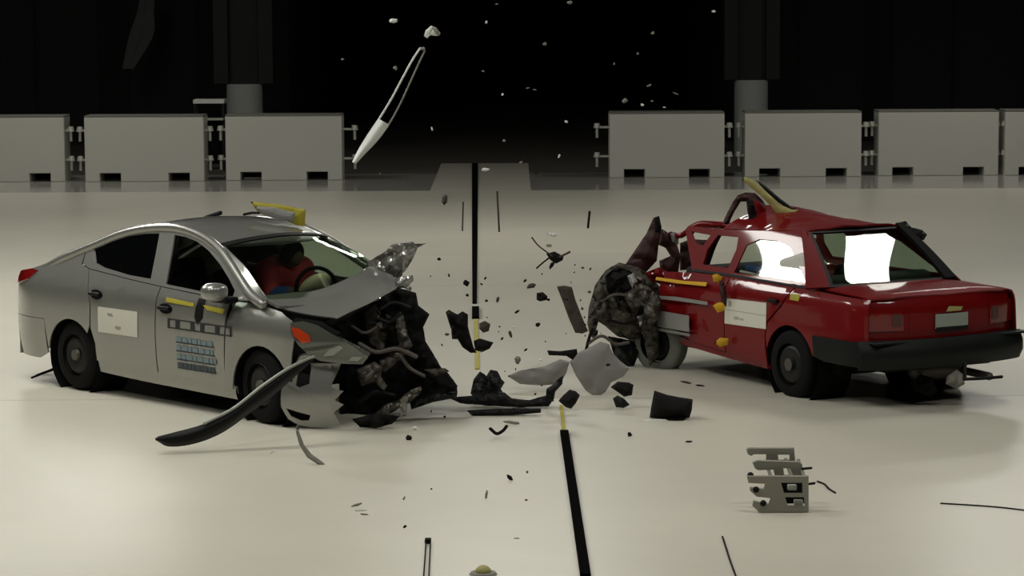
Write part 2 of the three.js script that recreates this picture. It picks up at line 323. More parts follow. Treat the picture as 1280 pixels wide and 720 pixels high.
// cable slot covers along the floor
{
  const strip = (name, label, l, mat, h0) => { const c = l.map(([x, y]) => onFloor(x, y)); const g = sheet(c.map((p) => [p[0], -p[2]]), (u, v) => [u, h0, -v], { th: h0 - 0.001, max: 2 }); return single(name, label, 'cable cover', g, mat); };
  strip('cable_cover', 'long black cable cover strip on the floor running to the dark runway', [[590, 205], [597.5, 205], [597, 300], [596, 380], [590.5, 380], [590, 300]], M.strip_black, 0.02);
  strip('yellow_tape', 'narrow yellow floor tape continuing the far black strip', [[592.2, 400], [597.4, 400], [599, 462], [594, 462]], M.yellow_paint, 0.012);
  strip('cable_cover', 'black cable cover strip slanting to the bottom edge of picture', [[700, 541], [710.5, 541], [738.6, 722], [725.4, 722]], M.strip_black, 0.025);
  strip('yellow_tape', 'narrow yellow floor tape in front of the near black strip', [[699.5, 508], [703.5, 508], [707, 540], [702.5, 540]], M.yellow_paint, 0.012);
  strip('cable_cover', 'short black joint piece on the floor between black strip and yellow tape', [[590, 386], [599, 386], [599, 399], [590, 399]], M.strip_black, 0.03);
}
// ------------------------------------------------------------------ shared car pieces
function wheel(parent, r, w, x, y, z, side, tyreMat, rimMat, lean = 0, steer = 0) {
  const g = new THREE.Group(); g.name = 'wheel'; g.position.set(x, y, z); g.rotation.set(0, steer, lean); parent.add(g);
  const prof = [[r * 0.62, -w / 2], [r * 0.8, -w / 2], [r * 0.93, -w / 2 + 0.012], [r * 0.985, -w / 2 + 0.035], [r, -w * 0.2], [r, w * 0.2], [r * 0.985, w / 2 - 0.035], [r * 0.93, w / 2 - 0.012], [r * 0.8, w / 2], [r * 0.62, w / 2]].map((p) => new THREE.Vector2(...p));
  part('tyre', new THREE.LatheGeometry(prof, 40).rotateX(Math.PI / 2), tyreMat, g);
  const barrel = new THREE.LatheGeometry([[r * 0.6, -w / 2], [r * 0.63, -w / 2 + 0.01], [r * 0.55, 0], [r * 0.63, w / 2 - 0.01], [r * 0.6, w / 2]].map((p) => new THREE.Vector2(...p)), 32).rotateX(Math.PI / 2);
  const disc = new THREE.LatheGeometry([[0.001, 0.035], [r * 0.16, 0.035], [r * 0.2, 0.02], [r * 0.42, 0.045], [r * 0.56, 0.02], [r * 0.58, 0]].map((p) => new THREE.Vector2(...p)), 32).rotateX(side > 0 ? Math.PI / 2 : -Math.PI / 2).translate(0, 0, side * (w / 2 - 0.045));
  part('rim', mergeGeometries([barrel.toNonIndexed(), disc.toNonIndexed()]), rimMat, g);
  part('hub_cap', new THREE.CylinderGeometry(r * 0.15, r * 0.18, 0.03, 16).rotateX(Math.PI / 2).translate(0, 0, side * (w / 2 - 0.005)), M.engine_light, g);
  return g;
}
function seat(parent, x, z, mat) {
  const g = new THREE.Group(); g.name = 'seat'; g.position.set(x, 0, z); parent.add(g);
  part('seat_cushion', rbox(0.5, 0.16, 0.5, 0, 0.42, 0, 0.05), mat, g);
  part('backrest', rbox(0.14, 0.62, 0.48, -0.3, 0.75, 0, 0.06, 0, 0, 0.28), mat, g);
  part('headrest', rbox(0.1, 0.2, 0.26, -0.41, 1.13, 0, 0.045, 0, 0, 0.2), mat, g);
}
function dummy(label, parentMatrix, joints, bones, clothes) { // one continuous body from joints and tapered bones
  const o = thing('crash_test_dummy', label, 'dummy'); o.applyMatrix4(parentMatrix); o.updateMatrixWorld(true);
  const cs = joints, R = 52, c = [0, 1, 2].map((k) => { const v = Object.values(cs).map((j) => j[k]); return [Math.min(...v), Math.max(...v)]; });
  const half = Math.max(...c.map(([a, b]) => (b - a) / 2)) + 0.22, mid = c.map(([a, b]) => (a + b) / 2);
  const field = (x, y, z, only) => { let d = 1e3; for (const [a, b] of only) { const A = cs[a], B = cs[b]; const e = [B[0] - A[0], B[1] - A[1], B[2] - A[2]], q = [x - A[0], y - A[1], z - A[2]]; const t = clamp((q[0] * e[0] + q[1] * e[1] + q[2] * e[2]) / (e[0] ** 2 + e[1] ** 2 + e[2] ** 2 || 1), 0, 1); const k = Math.hypot(q[0] - e[0] * t, q[1] - e[1] * t, q[2] - e[2] * t) - lerp(A[3], B[3], t); const h = clamp(0.5 + 0.5 * (d - k) / 0.05, 0, 1); d = lerp(d, k, h) - 0.05 * h * (1 - h); } return d; };
  const meshed = (only, grow) => { const mc = new MarchingCubes(R, new THREE.MeshBasicMaterial(), true, false, 60000); mc.isolation = 0; for (let k = 0; k < R; k++) for (let j = 0; j < R; j++) for (let i = 0; i < R; i++) { const X = (i / (R / 2) - 1) * half + mid[0], Y = (j / (R / 2) - 1) * half + mid[1], Z = (k / (R / 2) - 1) * half + mid[2]; mc.field[i + j * R + k * R * R] = -(field(X, Y, Z, only) - grow); } mc.update(); const n = mc.count, g = new THREE.BufferGeometry(), p = mc.positionArray.slice(0, n * 3), nn = mc.normalArray.slice(0, n * 3); for (let i = 0; i < n; i++) { p[3 * i] = p[3 * i] * half + mid[0]; p[3 * i + 1] = p[3 * i + 1] * half + mid[1]; p[3 * i + 2] = p[3 * i + 2] * half + mid[2]; } g.setAttribute('position', new THREE.BufferAttribute(p, 3)); g.setAttribute('normal', new THREE.BufferAttribute(nn, 3)); return g; };
  part('body', meshed(bones, 0), M.skin_tan, o);
  for (const [name, only, mat] of clothes) part(name, meshed(only, 0.018), mat, o);
  return o;
}

// ------------------------------------------------------------------ silver saloon: x forward from the rear axle, y up, z to its right
{
  const car = thing('car', 'silver four-door saloon with crushed front end and buckled bonnet', 'car', [-3.2527, 0, -23.5678], -0.8);
  const P = M.silver_paint;
  const W = (X, Y) => { let w = smooth(Y, [0.1, 0.2, 0.35, 0.55, 0.75, 0.9, 0.97, 1.43, 1.6], [0.775, 0.805, 0.832, 0.846, 0.846, 0.832, 0.802, 0.57, 0.5]); if (X < -0.6) w *= 1 - 0.16 * Math.min((-0.6 - X) / 0.45, 1.2) ** 2; return w; };
  const side = (s, inset = 0) => (u, v) => [u, v, s * (W(u, v) - inset)];
  const railX = [-1.02, -0.8, -0.55, -0.3, -0.11, 0.04, 0.28, 0.47, 0.73, 1.03, 1.14, 1.35, 1.61, 1.81, 2.0, 2.2, 2.39, 2.69];
  const railY = [0.965, 1.005, 1.075, 1.16, 1.23, 1.28, 1.37, 1.425, 1.475, 1.5, 1.5, 1.48, 1.425, 1.355, 1.26, 1.15, 1.05, 0.955];
  const railAt = (X) => smooth(X, railX, railY);
  const railPts = (a, b, n) => { const o = []; for (let i = 0; i <= n; i++) { const X = lerp(a, b, i / n); o.push([X, railAt(X)]); } return o; };
  const belt = (X) => interp(X, [-0.2, 0.2, 0.73, 1.27, 1.72, 2.3], [1.09, 1.075, 1.035, 1.005, 0.985, 0.965]);
  const both = (name, outline, opt = {}, mat = P, inset = 0) => { const r = []; for (const s of opt.only || [1, -1]) r.push(part(name, sheet(outline, side(s, inset), { th: 0.014, flip: s < 0, max: 0.1, holes: opt.holes }), mat, car)); return r; };
  // flanks
  both('quarter_panel', [[-0.965, 0.605], [-0.43, 0.605], [-0.385, 0.34], ...arc(-0.03, 0.28, 0.355, 168, 45, 14), [0.26, 0.6], [0.27, 0.78], [0.2, 0.95], [0.13, 1.08], [0.0, 1.11], [-0.03, 1.25], ...railPts(-0.05, -0.96, 10)]);
  const sillPts = [[0.335, 0.2], [0.7, 0.185], [1.2, 0.172], [2.255, 0.155]];
  both('sill', [...sillPts, [2.26, 0.27], [1.2, 0.29], [0.335, 0.31]], {}, P, 0.012);
  const rd = both('rear_door', [[0.335, 0.3], [1.205, 0.28], [1.215, belt(1.21)], [0.8, belt(0.8)], [0.14, 1.078], [0.21, 0.95], [0.285, 0.78], [0.28, 0.58], [0.335, 0.45]]);
  const fd = both('front_door', [[1.22, 0.28], [2.13, 0.26], [2.15, 0.6], [2.18, 0.962], [1.72, belt(1.72)], [1.227, belt(1.227)]]);
  const fend = (s) => sheet([[2.145, 0.26], [2.262, 0.25], ...arc(2.62, 0.28, 0.36, 178, 12, 14), [2.985, 0.5], [3.0, 0.62], [3.03, 0.77], [3.02, 0.855], [2.8, 0.925], [2.55, 0.95], [2.32, 0.957], [2.195, 0.955], [2.165, 0.6]], (u, v) => [u, v, s * (0.846 - 0.14 * clamp((v - 0.7) / 0.28, 0, 1) ** 2.6 - (u > 2.85 ? (u - 2.85) ** 2 * 0.9 : 0))], { th: 0.014, flip: s < 0, max: 0.08 });
  part('front_fender', fend(1), P, car);
  { const g = fend(-1), p = g.attributes.position; for (let i = 0; i < p.count; i++) { const x = p.getX(i); if (x > 2.4) p.setX(i, 2.4 + (x - 2.4) * 0.35 + 0.05 * nz(p.getY(i) * 9, x * 5, 1)); } part('front_fender', flat(g), P, car, 'crushed front fender'); }
  // cabin side frame with window openings, then the panes
  const wr = [[0.08, 1.25], [0.31, 1.335], [0.51, 1.385], [0.72, 1.415], [0.93, 1.43], [1.045, 1.06], [0.73, 1.07], [0.35, 1.105], [0.18, 1.14]];
  const wf = [[1.14, 1.43], [1.28, 1.425], [1.48, 1.395], [1.68, 1.33], [1.88, 1.24], [2.06, 1.14], [2.2, 1.05], [2.2, 1.0], [1.72, 1.015], [1.275, 1.035]];
  both('cabin_side_frame', [[0.02, 1.115], [0.13, 1.085], [0.8, belt(0.8) + 0.006], [1.25, belt(1.25) + 0.006], [2.2, 0.972], [2.56, 1.0], ...railPts(2.6, -0.02, 30)], { holes: [wr, wf] });
  both('window_seal', [[0.075, 1.085], ...[[1.06, 1.045], [0.93, 1.45], [0.5, 1.4], [0.06, 1.262]]], { holes: [wr.map(([x, y]) => [lerp(x, 0.55, 0.03), lerp(y, 1.25, 0.05)])] }, M.black_plastic, 0.013);
  both('side_window', wr, {}, M.glass_dark, 0.012); both('side_window', wf, {}, M.glass, 0.012);
  for (const s of [1, -1]) part('roof_rail', tube([-0.85, -0.55, -0.3, -0.1, 0.1, 0.3, 0.55, 0.85, 1.15, 1.4, 1.6, 1.8, 2.0, 2.2, 2.4, 2.58].map((X) => { const y = railAt(X), k = X < -0.3 ? 0.02 : 0; return [X, y - 0.018 - k, s * (W(X, y) - 0.008 - k)]; }), 0.042, 16), P, car);
  // top surfaces between the rails
  const T = (X, R) => { const y = railAt(X), w = W(X, y); const c = interp(X, [-1, -0.5, 0.2, 1.6, 2.2], [0.03, 0.04, 0.045, 0.045, 0.06]); return y + c * (1 - (R / w) ** 2); };
  const top = (inset = 0) => (u, v) => [u, T(u, v) - inset, v];
  const wide = (X, k = 0.0) => W(X, railAt(X)) - k;
  const edgeStrip = (a, b, n, k) => [...Array(n + 1).keys()].map((i) => { const X = lerp(a, b, i / n); return [X, wide(X, k)]; });
  const band = (a, b, k = 0) => { const e = edgeStrip(a, b, 10, k); return [...e, ...e.slice().reverse().map(([x, r]) => [x, -r])]; };
  const tv = { flip: true, th: 0.014, max: 0.1 };
  part('roof_panel', sheet([...edgeStrip(0.36, 1.78, 14, 0.002), [1.86, 0.3], [1.9, 0], [1.86, -0.3], ...edgeStrip(1.78, 0.36, 14, 0.002).map(([x, r]) => [x, -r])], top(), tv), P, car);
  part('rear_window', sheet(band(-0.46, 0.352, 0.05), top(0.01), tv), M.glass_dark, car);
  for (const s of [1, -1]) part('rear_pillar', sheet([...edgeStrip(-0.46, 0.352, 8, 0.002), ...edgeStrip(0.352, -0.46, 8, 0.052)].map(([x, r]) => [x, s * r]), top(), tv), P, car);
  part('rear_window_seal', sheet([[0.355, 0.5], [0.41, 0.46], [0.41, -0.46], [0.355, -0.5]], top(-0.006), tv), M.black_plastic, car);
  const lid = part('boot_lid', sheet(band(-0.98, -0.47, 0.004), top(), tv), P, car);
  const rearX = (R) => -1.035 + 0.1 * Math.abs(R / 0.75) ** 3;
  const rearFace = (Y0, Y1, half, off = 0) => sheet([[-half, Y0], [half, Y0], [half, Y1], [-half, Y1]], (u, v) => [rearX(u) + off + (v > 0.9 ? (v - 0.9) * 0.5 : 0), v, u], { th: 0.014, flip: true, max: 0.1 });
  part('rear_panel', rearFace(0.6, 0.97, 0.74), P, car);
  part('rear_bumper', rearFace(0.24, 0.6, 0.75, -0.01), P, car);
  both('bumper_corner', [[-0.985, 0.24], [-0.55, 0.24], [-0.41, 0.3], [-0.43, 0.6], [-0.99, 0.6]], {}, P, 0.0);
  both('tail_lamp', [[-0.97, 0.875], [-0.965, 0.985], [-0.7, 1.03], [-0.6, 1.02], [-0.7, 0.94]], {}, M.lamp_red, -0.012);
  // windscreen and its black header
  const hdr = [-1, -0.6, 0, 0.6, 1].map((t) => [1.9 - 0.1 * t * t, 1.43 - 0.055 * t * t, 0.55 * t]);
  const mid = [-1, -0.6, 0, 0.6, 1].map((t) => [2.32 - 0.13 * t * t, 1.245 - 0.015 * t * t, 0.635 * t]);
  const base = [-1, -0.6, 0, 0.6, 1].map((t) => [2.76 - 0.2 * t * t, 1.0, 0.71 * t]);
  part('windscreen', patch([hdr, mid, base], { th: 0.006, flip: true }), M.glass, car);
  part('windscreen_seal', patch([hdr.map(([x, y, z]) => [x - 0.045, y + 0.012, z]), hdr.map(([x, y, z]) => [x + 0.03, y - 0.004, z])], { th: 0.012, flip: true }), M.black_plastic, car);
  for (const s of [1, -1]) part('screen_pillar', sheet([[0, 0], [1, 0], [1, 1], [0, 1]], (u, v) => { const X = lerp(1.74, 2.6, u), a = [X, railAt(X), s * W(X, railAt(X))]; const k = lerp(0, 1, u), b = k < 0.5 ? hdr[4].map((h, i) => lerp(h, mid[4][i], k * 2)) : mid[4].map((h, i) => lerp(h, base[4][i], k * 2 - 1)); b[2] *= s; return a.map((q, i) => lerp(q, b[i], v)); }, { th: 0.012, flip: s < 0, max: 0.12 }), P, car);
  part('cowl', patch([base.map(([x, y, z]) => [x - 0.02, y - 0.02, z]), base.map(([x, y, z]) => [x + 0.14, y - 0.06, z * 1.02])], { th: 0.02, flip: true }), P, car);
  // roof details
  part('roof_strip', tube([[-0.05, 1.3, -0.52], [0.2, 1.44, -0.46], [0.5, 1.52, -0.42]], 0.022, 6), M.black_plastic, car);
  { // yellow photo target standing on the roof
    const q = [[313, 252], [346, 255], [382, 262], [381, 283], [372, 282], [350, 273], [322, 265]];
    part('roof_target', toLocal(lump(q, -22.75, 0.03, 0.006, 5, 3, 4), car), M.yellow_paint, car, 'yellow target panel');
    part('target_face', toLocal(lump([[318, 258], [342, 259], [369, 266], [367, 277], [350, 276], [326, 267]], -22.7, 0.03, 0.004, 5, 4, 4), car), M.grey_plate, car);
    part('target_cable', toLocal(tube([at(305, 268, -22.8), at(315, 266, -22.8), at(324, 266, -22.75)], 0.012, 5), car), M.black_plastic, car);
  }
  // mirror, handles, fuel of small marks
  const mir = part('mirror', (() => { const g = new THREE.SphereGeometry(1, 24, 14); const p = g.attributes.position; for (let i = 0; i < p.count; i++) { const x = p.getX(i), y = p.getY(i), z = p.getZ(i); p.setXYZ(i, 2.2 + Math.sign(x) * Math.abs(x) ** 0.8 * 0.115 - (x > 0 ? x * 0.02 : 0), 1.055 + Math.sign(y) * Math.abs(y) ** 0.7 * 0.075, 0.97 + z * 0.11); } g.computeVertexNormals(); return g; })(), P, car);
  part('mirror_foot', rbox(0.2, 0.05, 0.14, 2.2, 0.985, 0.87, 0.015), M.black_plastic, mir);
  const handle = (door, x, y) => part('handle', rbox(0.16, 0.032, 0.04, x, y, W(x, y) + 0.018, 0.012), M.black_plastic, door);
  const scoop = (door, x, y) => part('handle_recess', new THREE.SphereGeometry(0.05, 12, 8).scale(1.9, 0.9, 0.12).translate(x, y, W(x, y) + 0.002), M.black_deep, door);
  handle(rd[0], 0.2 + 0.16, 0.885); scoop(rd[0], 0.36, 0.88); handle(fd[0], 1.36, 0.845); scoop(fd[0], 1.36, 0.84);
  // tape, placard and lettering on the doors
  const decal = (name, o, mat, off = 0.004) => part(name, sheet(o, (u, v) => [u, v, W(u, v) + off], { th: 0.003, max: 0.1 }), mat, car);
  decal('yellow_tape', [[1.35, 0.935], [1.74, 0.915], [1.74, 0.885], [1.36, 0.895]], M.yellow_paint); decal('yellow_tape', [[1.86, 0.91], [2.16, 0.9], [2.14, 0.86], [1.93, 0.872]], M.yellow_paint);
  decal('door_tape', [[1.78, 0.96], [1.88, 0.955], [1.87, 0.8], [1.8, 0.74], [1.76, 0.8]], M.black_plastic);
  const print = (w, h, draw) => { const c = document.createElement('canvas'); c.width = w; c.height = h; const x = c.getContext('2d'); draw(x, w, h); const t = new THREE.CanvasTexture(c); t.colorSpace = THREE.SRGBColorSpace; return t; };
  const printed = (name, x0, x1, y0, y1, tex, par = 0.006, clear = false) => { const g = sheet([[x0, y0], [x1, y0], [x1, y1], [x0, y1]], (u, v) => [u, v, W(u, v) + par], { th: 0.003, max: 0.1 }); const uv = g.attributes.uv; for (let i = 0; i < uv.count; i++) uv.setXY(i, (uv.getX(i) - x0) / (x1 - x0), (uv.getY(i) - y0) / (y1 - y0)); return part(name, g, new THREE.MeshStandardMaterial({ name: name + '_print', map: tex, roughness: 0.6, transparent: clear, alphaTest: clear ? 0.4 : 0 }), car); };
  printed('door_placard', 0.4, 0.97, 0.56, 0.78, print(256, 128, (x) => { x.fillStyle = '#c4c2b6'; x.fillRect(0, 0, 256, 128); x.fillStyle = '#8d8a80'; x.fillRect(62, 26, 34, 12); x.fillRect(70, 34, 30, 8); x.fillRect(112, 86, 38, 14); x.fillRect(120, 96, 24, 8); }));
  printed('door_lettering', 1.5, 2.06, 0.33, 0.63, print(256, 256, (x) => { x.clearRect(0, 0, 256, 256); const r = rng(5); for (let k = 0; k < 4; k++) { x.fillStyle = k < 3 ? '#6f8086' : '#39444a'; let u = 6; while (u < 235) { const l = 14 + r() * 26; x.fillRect(u, 10 + k * 62, l, 34); u += l + 5; } x.fillStyle = '#27343c'; x.fillRect(4, 46 + k * 62, 236, 8); } }), 0.006, true);
  printed('door_lettering', 1.38, 2.26, 0.66, 0.78, print(256, 64, (x) => { x.clearRect(0, 0, 256, 64); x.strokeStyle = '#23282a'; x.lineWidth = 6; const r = rng(9); let u = 8; while (u < 230) { const l = 26 + r() * 30; x.strokeRect(u, 12, l, 38); u += l + 8; } }), 0.006, true);
  // wheels and dark underside
  wheel(car, 0.305, 0.2, 0.0, 0.315, 0.72, 1, M.rubber, M.rim_steel); wheel(car, 0.305, 0.2, 0.0, 0.315, -0.72, -1, M.rubber, M.rim_steel);
  wheel(car, 0.305, 0.2, 2.6, 0.307, 0.73, 1, M.rubber, M.rim_steel, 0, -0.12);
  part('underbody', mergeGeometries([rbox(2.9, 0.14, 1.3, 0.85, 0.25, 0, 0.02), rbox(0.6, 0.3, 1.0, -0.6, 0.42, 0, 0.05)]), M.black_deep, car);
  for (const s of [1, -1]) part('wheel_housing', mergeGeometries([new THREE.CylinderGeometry(0.37, 0.37, 0.36, 24, 1, true).rotateX(Math.PI / 2).translate(-0.03, 0.3, s * 0.63), new THREE.CircleGeometry(0.37, 24).translate(-0.03, 0.3, s * 0.46)]), M.black_deep, car);
  part('wheel_housing', mergeGeometries([new THREE.CylinderGeometry(0.375, 0.375, 0.36, 24, 1, true).rotateX(Math.PI / 2).translate(2.62, 0.3, 0.63), new THREE.CircleGeometry(0.375, 24).translate(2.62, 0.3, 0.46)]), M.black_deep, car);
  // cabin
  seat(car, 1.15, 0.37, M.interior_dark); seat(car, 1.15, -0.37, M.interior_dark);
  part('rear_bench', mergeGeometries([rbox(0.5, 0.2, 1.3, 0.3, 0.42, 0, 0.05), rbox(0.14, 0.6, 1.3, 0.0, 0.78, 0, 0.05, 0, 0, 0.3)]), M.interior_dark, car);
  part('parcel_shelf', rbox(0.5, 0.03, 1.2, -0.3, 0.98, 0, 0.01), M.interior_dark, car);
  const dash = part('dashboard', rbox(0.5, 0.3, 1.36, 2.25, 0.82, 0, 0.08), M.interior_dark, car);
  part('steering_wheel', new THREE.TorusGeometry(0.18, 0.018, 8, 28).rotateY(Math.PI / 2 - 0.4).translate(1.88, 0.95, -0.37), M.black_plastic, car);
  part('airbag', new THREE.SphereGeometry(0.16, 20, 14).scale(0.45, 1.0, 0.9).rotateZ(-0.9).translate(1.9, 0.98, -0.34), M.airbag, car, 'pale deflating airbag');
  // buckled bonnet
  part('bonnet', flat((() => { const g = patch([
    [[2.44, 1.02, 0.725], [2.53, 1.03, 0.45], [2.6, 1.04, 0.25], [2.66, 1.11, -0.05], [2.64, 1.2, -0.3]],
    [[2.5, 1.015, 0.72], [2.58, 1.03, 0.45], [2.69, 1.055, 0.25], [2.71, 1.135, -0.05], [2.7, 1.205, -0.3]],
    [[2.69, 0.945, 0.69], [2.75, 0.985, 0.45], [2.82, 1.03, 0.22], [2.84, 1.13, -0.05], [2.83, 1.18, -0.26]],
    [[2.93, 0.905, 0.61], [2.98, 0.96, 0.4], [3.04, 1.03, 0.2], [3.08, 1.12, -0.02], [3.06, 1.16, -0.2]],
    [[3.17, 0.885, 0.5], [3.2, 0.94, 0.36], [3.25, 1.0, 0.2], [3.29, 1.06, 0.08], [3.32, 1.1, 0]]], { th: 0.012, flip: true, max: 0.05 });
    return g; })()), P, car);
  const torn = (name, o, z, thick, mat, amp = 0.02, freq = 6, seed = 0, label) => part(name, toLocal(lump(o, z, thick, amp, freq, seed, 4), car), mat, car, label);
  torn('bonnet_flap', [[457, 332], [464, 325], [472, 320], [482, 314], [490, 305.5], [503, 304], [516, 302], [519, 305], [533, 304], [522, 310], [517, 322], [508, 337], [498, 350], [490, 352], [486, 342], [480, 343]], -21.85, 0.05, P, 0.06, 7, 2, 'torn upright bonnet edge');
  torn('bonnet_flap', [[500, 346], [516, 344], [517, 351], [508, 360], [496, 360], [490, 352]], -21.75, 0.04, P, 0.03, 8, 5);
  // exposed crushed engine bay
  const E = (o, z, th, mat, s, name = 'crushed_sheet') => torn(name, o, z, th, mat, 0.05, 7, s);
  E([[404, 402], [440, 390], [470, 374], [497, 359], [520, 366], [523, 382], [537, 393], [529, 409], [532, 427], [540, 440], [551, 459], [560, 466], [571, 481], [572, 491], [545, 494], [520, 500], [498, 510], [470, 523], [428, 525], [424, 490], [430, 455], [420, 425]], -21.7, 0.5, M.black_deep, 1, 'engine_bay');
  E([[400, 462], [428, 452], [440, 490], [440, 525], [424, 520], [424, 480], [402, 478]], -21.65, 0.1, M.black_deep, 16);
  E([[395, 402], [450, 386], [470, 376], [462, 430], [430, 440]], -21.75, 0.1, M.black_plastic, 2);
  E([[455, 392], [470, 380], [484, 412], [480, 440], [462, 430]], -21.35, 0.12, M.engine_brown, 3);
  E([[468, 398], [484, 392], [499, 404], [494, 420], [476, 414]], -21.3, 0.14, M.black_plastic, 4, 'engine_cover');
  E([[494, 396], [504, 393], [508, 412], [512, 424], [500, 432], [494, 415]], -21.3, 0.08, M.engine_light, 5, 'bracket');
  E([[474, 452], [500, 430], [512, 422], [516, 432], [498, 452], [480, 466]], -21.25, 0.08, M.engine_grey, 6, 'frame_rail');
  E([[445, 462], [468, 452], [478, 458], [476, 476], [452, 482]], -21.2, 0.1, M.engine_grey, 7, 'crushed_sheet');
  E([[468, 470], [474, 468], [484, 482], [480, 488], [472, 482]], -21.15, 0.05, M.engine_light, 8, 'bracket');
  E([[465, 520], [480, 506], [498, 500], [512, 488], [522, 484], [529, 482], [524, 494], [505, 506], [490, 516], [468, 526]], -21.15, 0.06, M.engine_light, 9, 'frame_rail');
  E([[500, 500], [510, 492], [508, 520], [499, 522]], -21.1, 0.04, M.debris_grey, 10, 'bracket');
  E([[512, 502], [545, 492], [572, 490], [571, 497], [540, 503], [514, 512]], -21.2, 0.08, M.bumper_dark, 14, 'under_shield');
  E([[520, 440], [534, 432], [552, 460], [572, 482], [570, 492], [540, 492], [524, 470]], -21.4, 0.2, M.black_deep, 11);
  E([[530, 462], [556, 460], [562, 464], [544, 470]], -21.2, 0.05, M.engine_brown, 12);
  E([[440, 524], [470, 516], [500, 520], [490, 530], [470, 535], [450, 534]], -20.85, 0.06, M.debris_dark, 13, 'torn_liner');
  for (const [a, seed] of [[[[460, 402], [470, 398], [486, 402], [500, 392]], 1], [[[450, 430], [470, 440], [496, 436], [520, 446]], 2], [[[476, 386], [492, 378], [512, 384]], 3], [[[500, 444], [512, 460], [530, 470]], 4], [[[452, 500], [470, 490], [492, 494]], 5], [[[440, 408], [456, 416], [472, 408]], 6]])
    part('hose', toLocal(tube(a.map(([x, y], i) => at(x, y, -21.22 - 0.05 * nz(i, seed, 2))), 0.013 + 0.004 * (seed % 3), 7), car), seed % 2 ? M.bumper_dark : M.engine_grey, car);
  E([[470, 404], [477, 402], [479, 410], [473, 412]], -21.2, 0.04, M.engine_light, 15, 'pipe_end');
  // displaced headlamp, its amber lens, hanging bumper corner
  const lampMap = (off) => (u, v) => [u, v, 0.82 - (u - 3.0) * 0.7 + off + 0.05 * Math.sin(clamp((v - 0.5) / 0.4, 0, 1) * 3.1)];
  const hl = part('headlamp', sheet([[3.0, 0.86], [3.08, 0.875], [3.19, 0.845], [3.32, 0.765], [3.43, 0.69], [3.53, 0.6], [3.48, 0.54], [3.34, 0.54], [3.2, 0.56], [3.13, 0.61], [3.07, 0.69], [3.02, 0.78]], lampMap(0), { th: 0.09, max: 0.05 }), M.lamp_clear, car);
  part('amber_lens', sheet([[3.02, 0.83], [3.08, 0.815], [3.15, 0.765], [3.165, 0.72], [3.11, 0.7], [3.05, 0.76]], lampMap(0.012), { th: 0.02, max: 0.05 }), M.lamp_amber, hl);
  part('reflector', sheet([[3.28, 0.65], [3.36, 0.69], [3.38, 0.67], [3.31, 0.61], [3.24, 0.6]], lampMap(0.015), { th: 0.02, max: 0.05 }), M.rim_pale, hl);
  part('reflector', sheet([[3.43, 0.6], [3.5, 0.6], [3.46, 0.565], [3.4, 0.57]], lampMap(0.012), { th: 0.02, max: 0.05 }), M.rim_pale, hl);
  part('lamp_bezel', sheet([[3.02, 0.9], [3.2, 0.875], [3.34, 0.79], [3.32, 0.765], [3.19, 0.848], [3.0, 0.87]], lampMap(-0.01), { th: 0.05, max: 0.05 }), M.black_plastic, hl);
  const bump = (off) => (u, v) => { const k = 0.80 - (u - 2.95) * 0.8; return [u, v, Math.min(k, 0.86 - 3 * (u - 2.93) ** 2) + off + 0.07 * Math.sin(clamp(v / 0.5, 0, 1) * 3.1)]; };
  const bc = part('front_bumper_corner', sheet([[2.93, 0.33], [2.925, 0.18], [2.95, 0.08], [3.0, 0.03], [3.08, 0.012], [3.17, 0.012], [3.26, 0.045], [3.25, 0.14], [3.29, 0.2], [3.26, 0.24], [3.29, 0.31], [3.24, 0.34], [3.26, 0.53], [3.08, 0.53], [3.1, 0.37], [3.04, 0.34], [2.97, 0.39]], bump(0), { th: 0.012, max: 0.05, holes: [[[2.955, 0.17], [2.975, 0.1], [3.03, 0.065], [3.08, 0.07], [3.1, 0.115], [3.04, 0.135]]] }), P, car);
  part('fog_lamp_recess', sheet([[2.93, 0.22], [2.95, 0.06], [3.1, 0.03], [3.14, 0.13]], bump(-0.05), { th: 0.012, max: 0.06 }), M.black_deep, bc);
  part('bumper_slot', sheet([[2.97, 0.385], [3.04, 0.335], [3.1, 0.37], [3.09, 0.43], [3.0, 0.46]], bump(-0.02), { th: 0.012, max: 0.06 }), M.black_plastic, bc);
  part('bumper_lip', sheet([[2.955, 0.375], [3.03, 0.32], [3.1, 0.27], [3.13, 0.275], [3.12, 0.3], [3.04, 0.345], [2.965, 0.395]], bump(0.012), { th: 0.02, max: 0.06 }), P, bc);
  part('arch_trim', tube([[2.99, 0.36, 0.8], [3.0, 0.48, 0.78], [3.04, 0.58, 0.76], [3.1, 0.6, 0.74]], 0.022, 7), P, car);
  part('torn_trim', toLocal(tube([at(374, 508, -21.5), at(372, 520, -21.4), at(370, 533, -21.35)], 0.018, 6), car), P, bc);
  part('torn_bracket', toLocal(tube([at(396, 455, -21.6), at(386, 460, -21.55), at(378, 452, -21.6), at(372, 444, -21.65)], 0.03, 6), car), M.engine_brown, car);
  part('exhaust_hanger', toLocal(tube([at(34, 474, -24.0), at(52, 467, -24), at(66, 462, -24.05)], 0.014, 6), car), M.black_plastic, car);
  // occupant
  car.updateMatrixWorld(true);
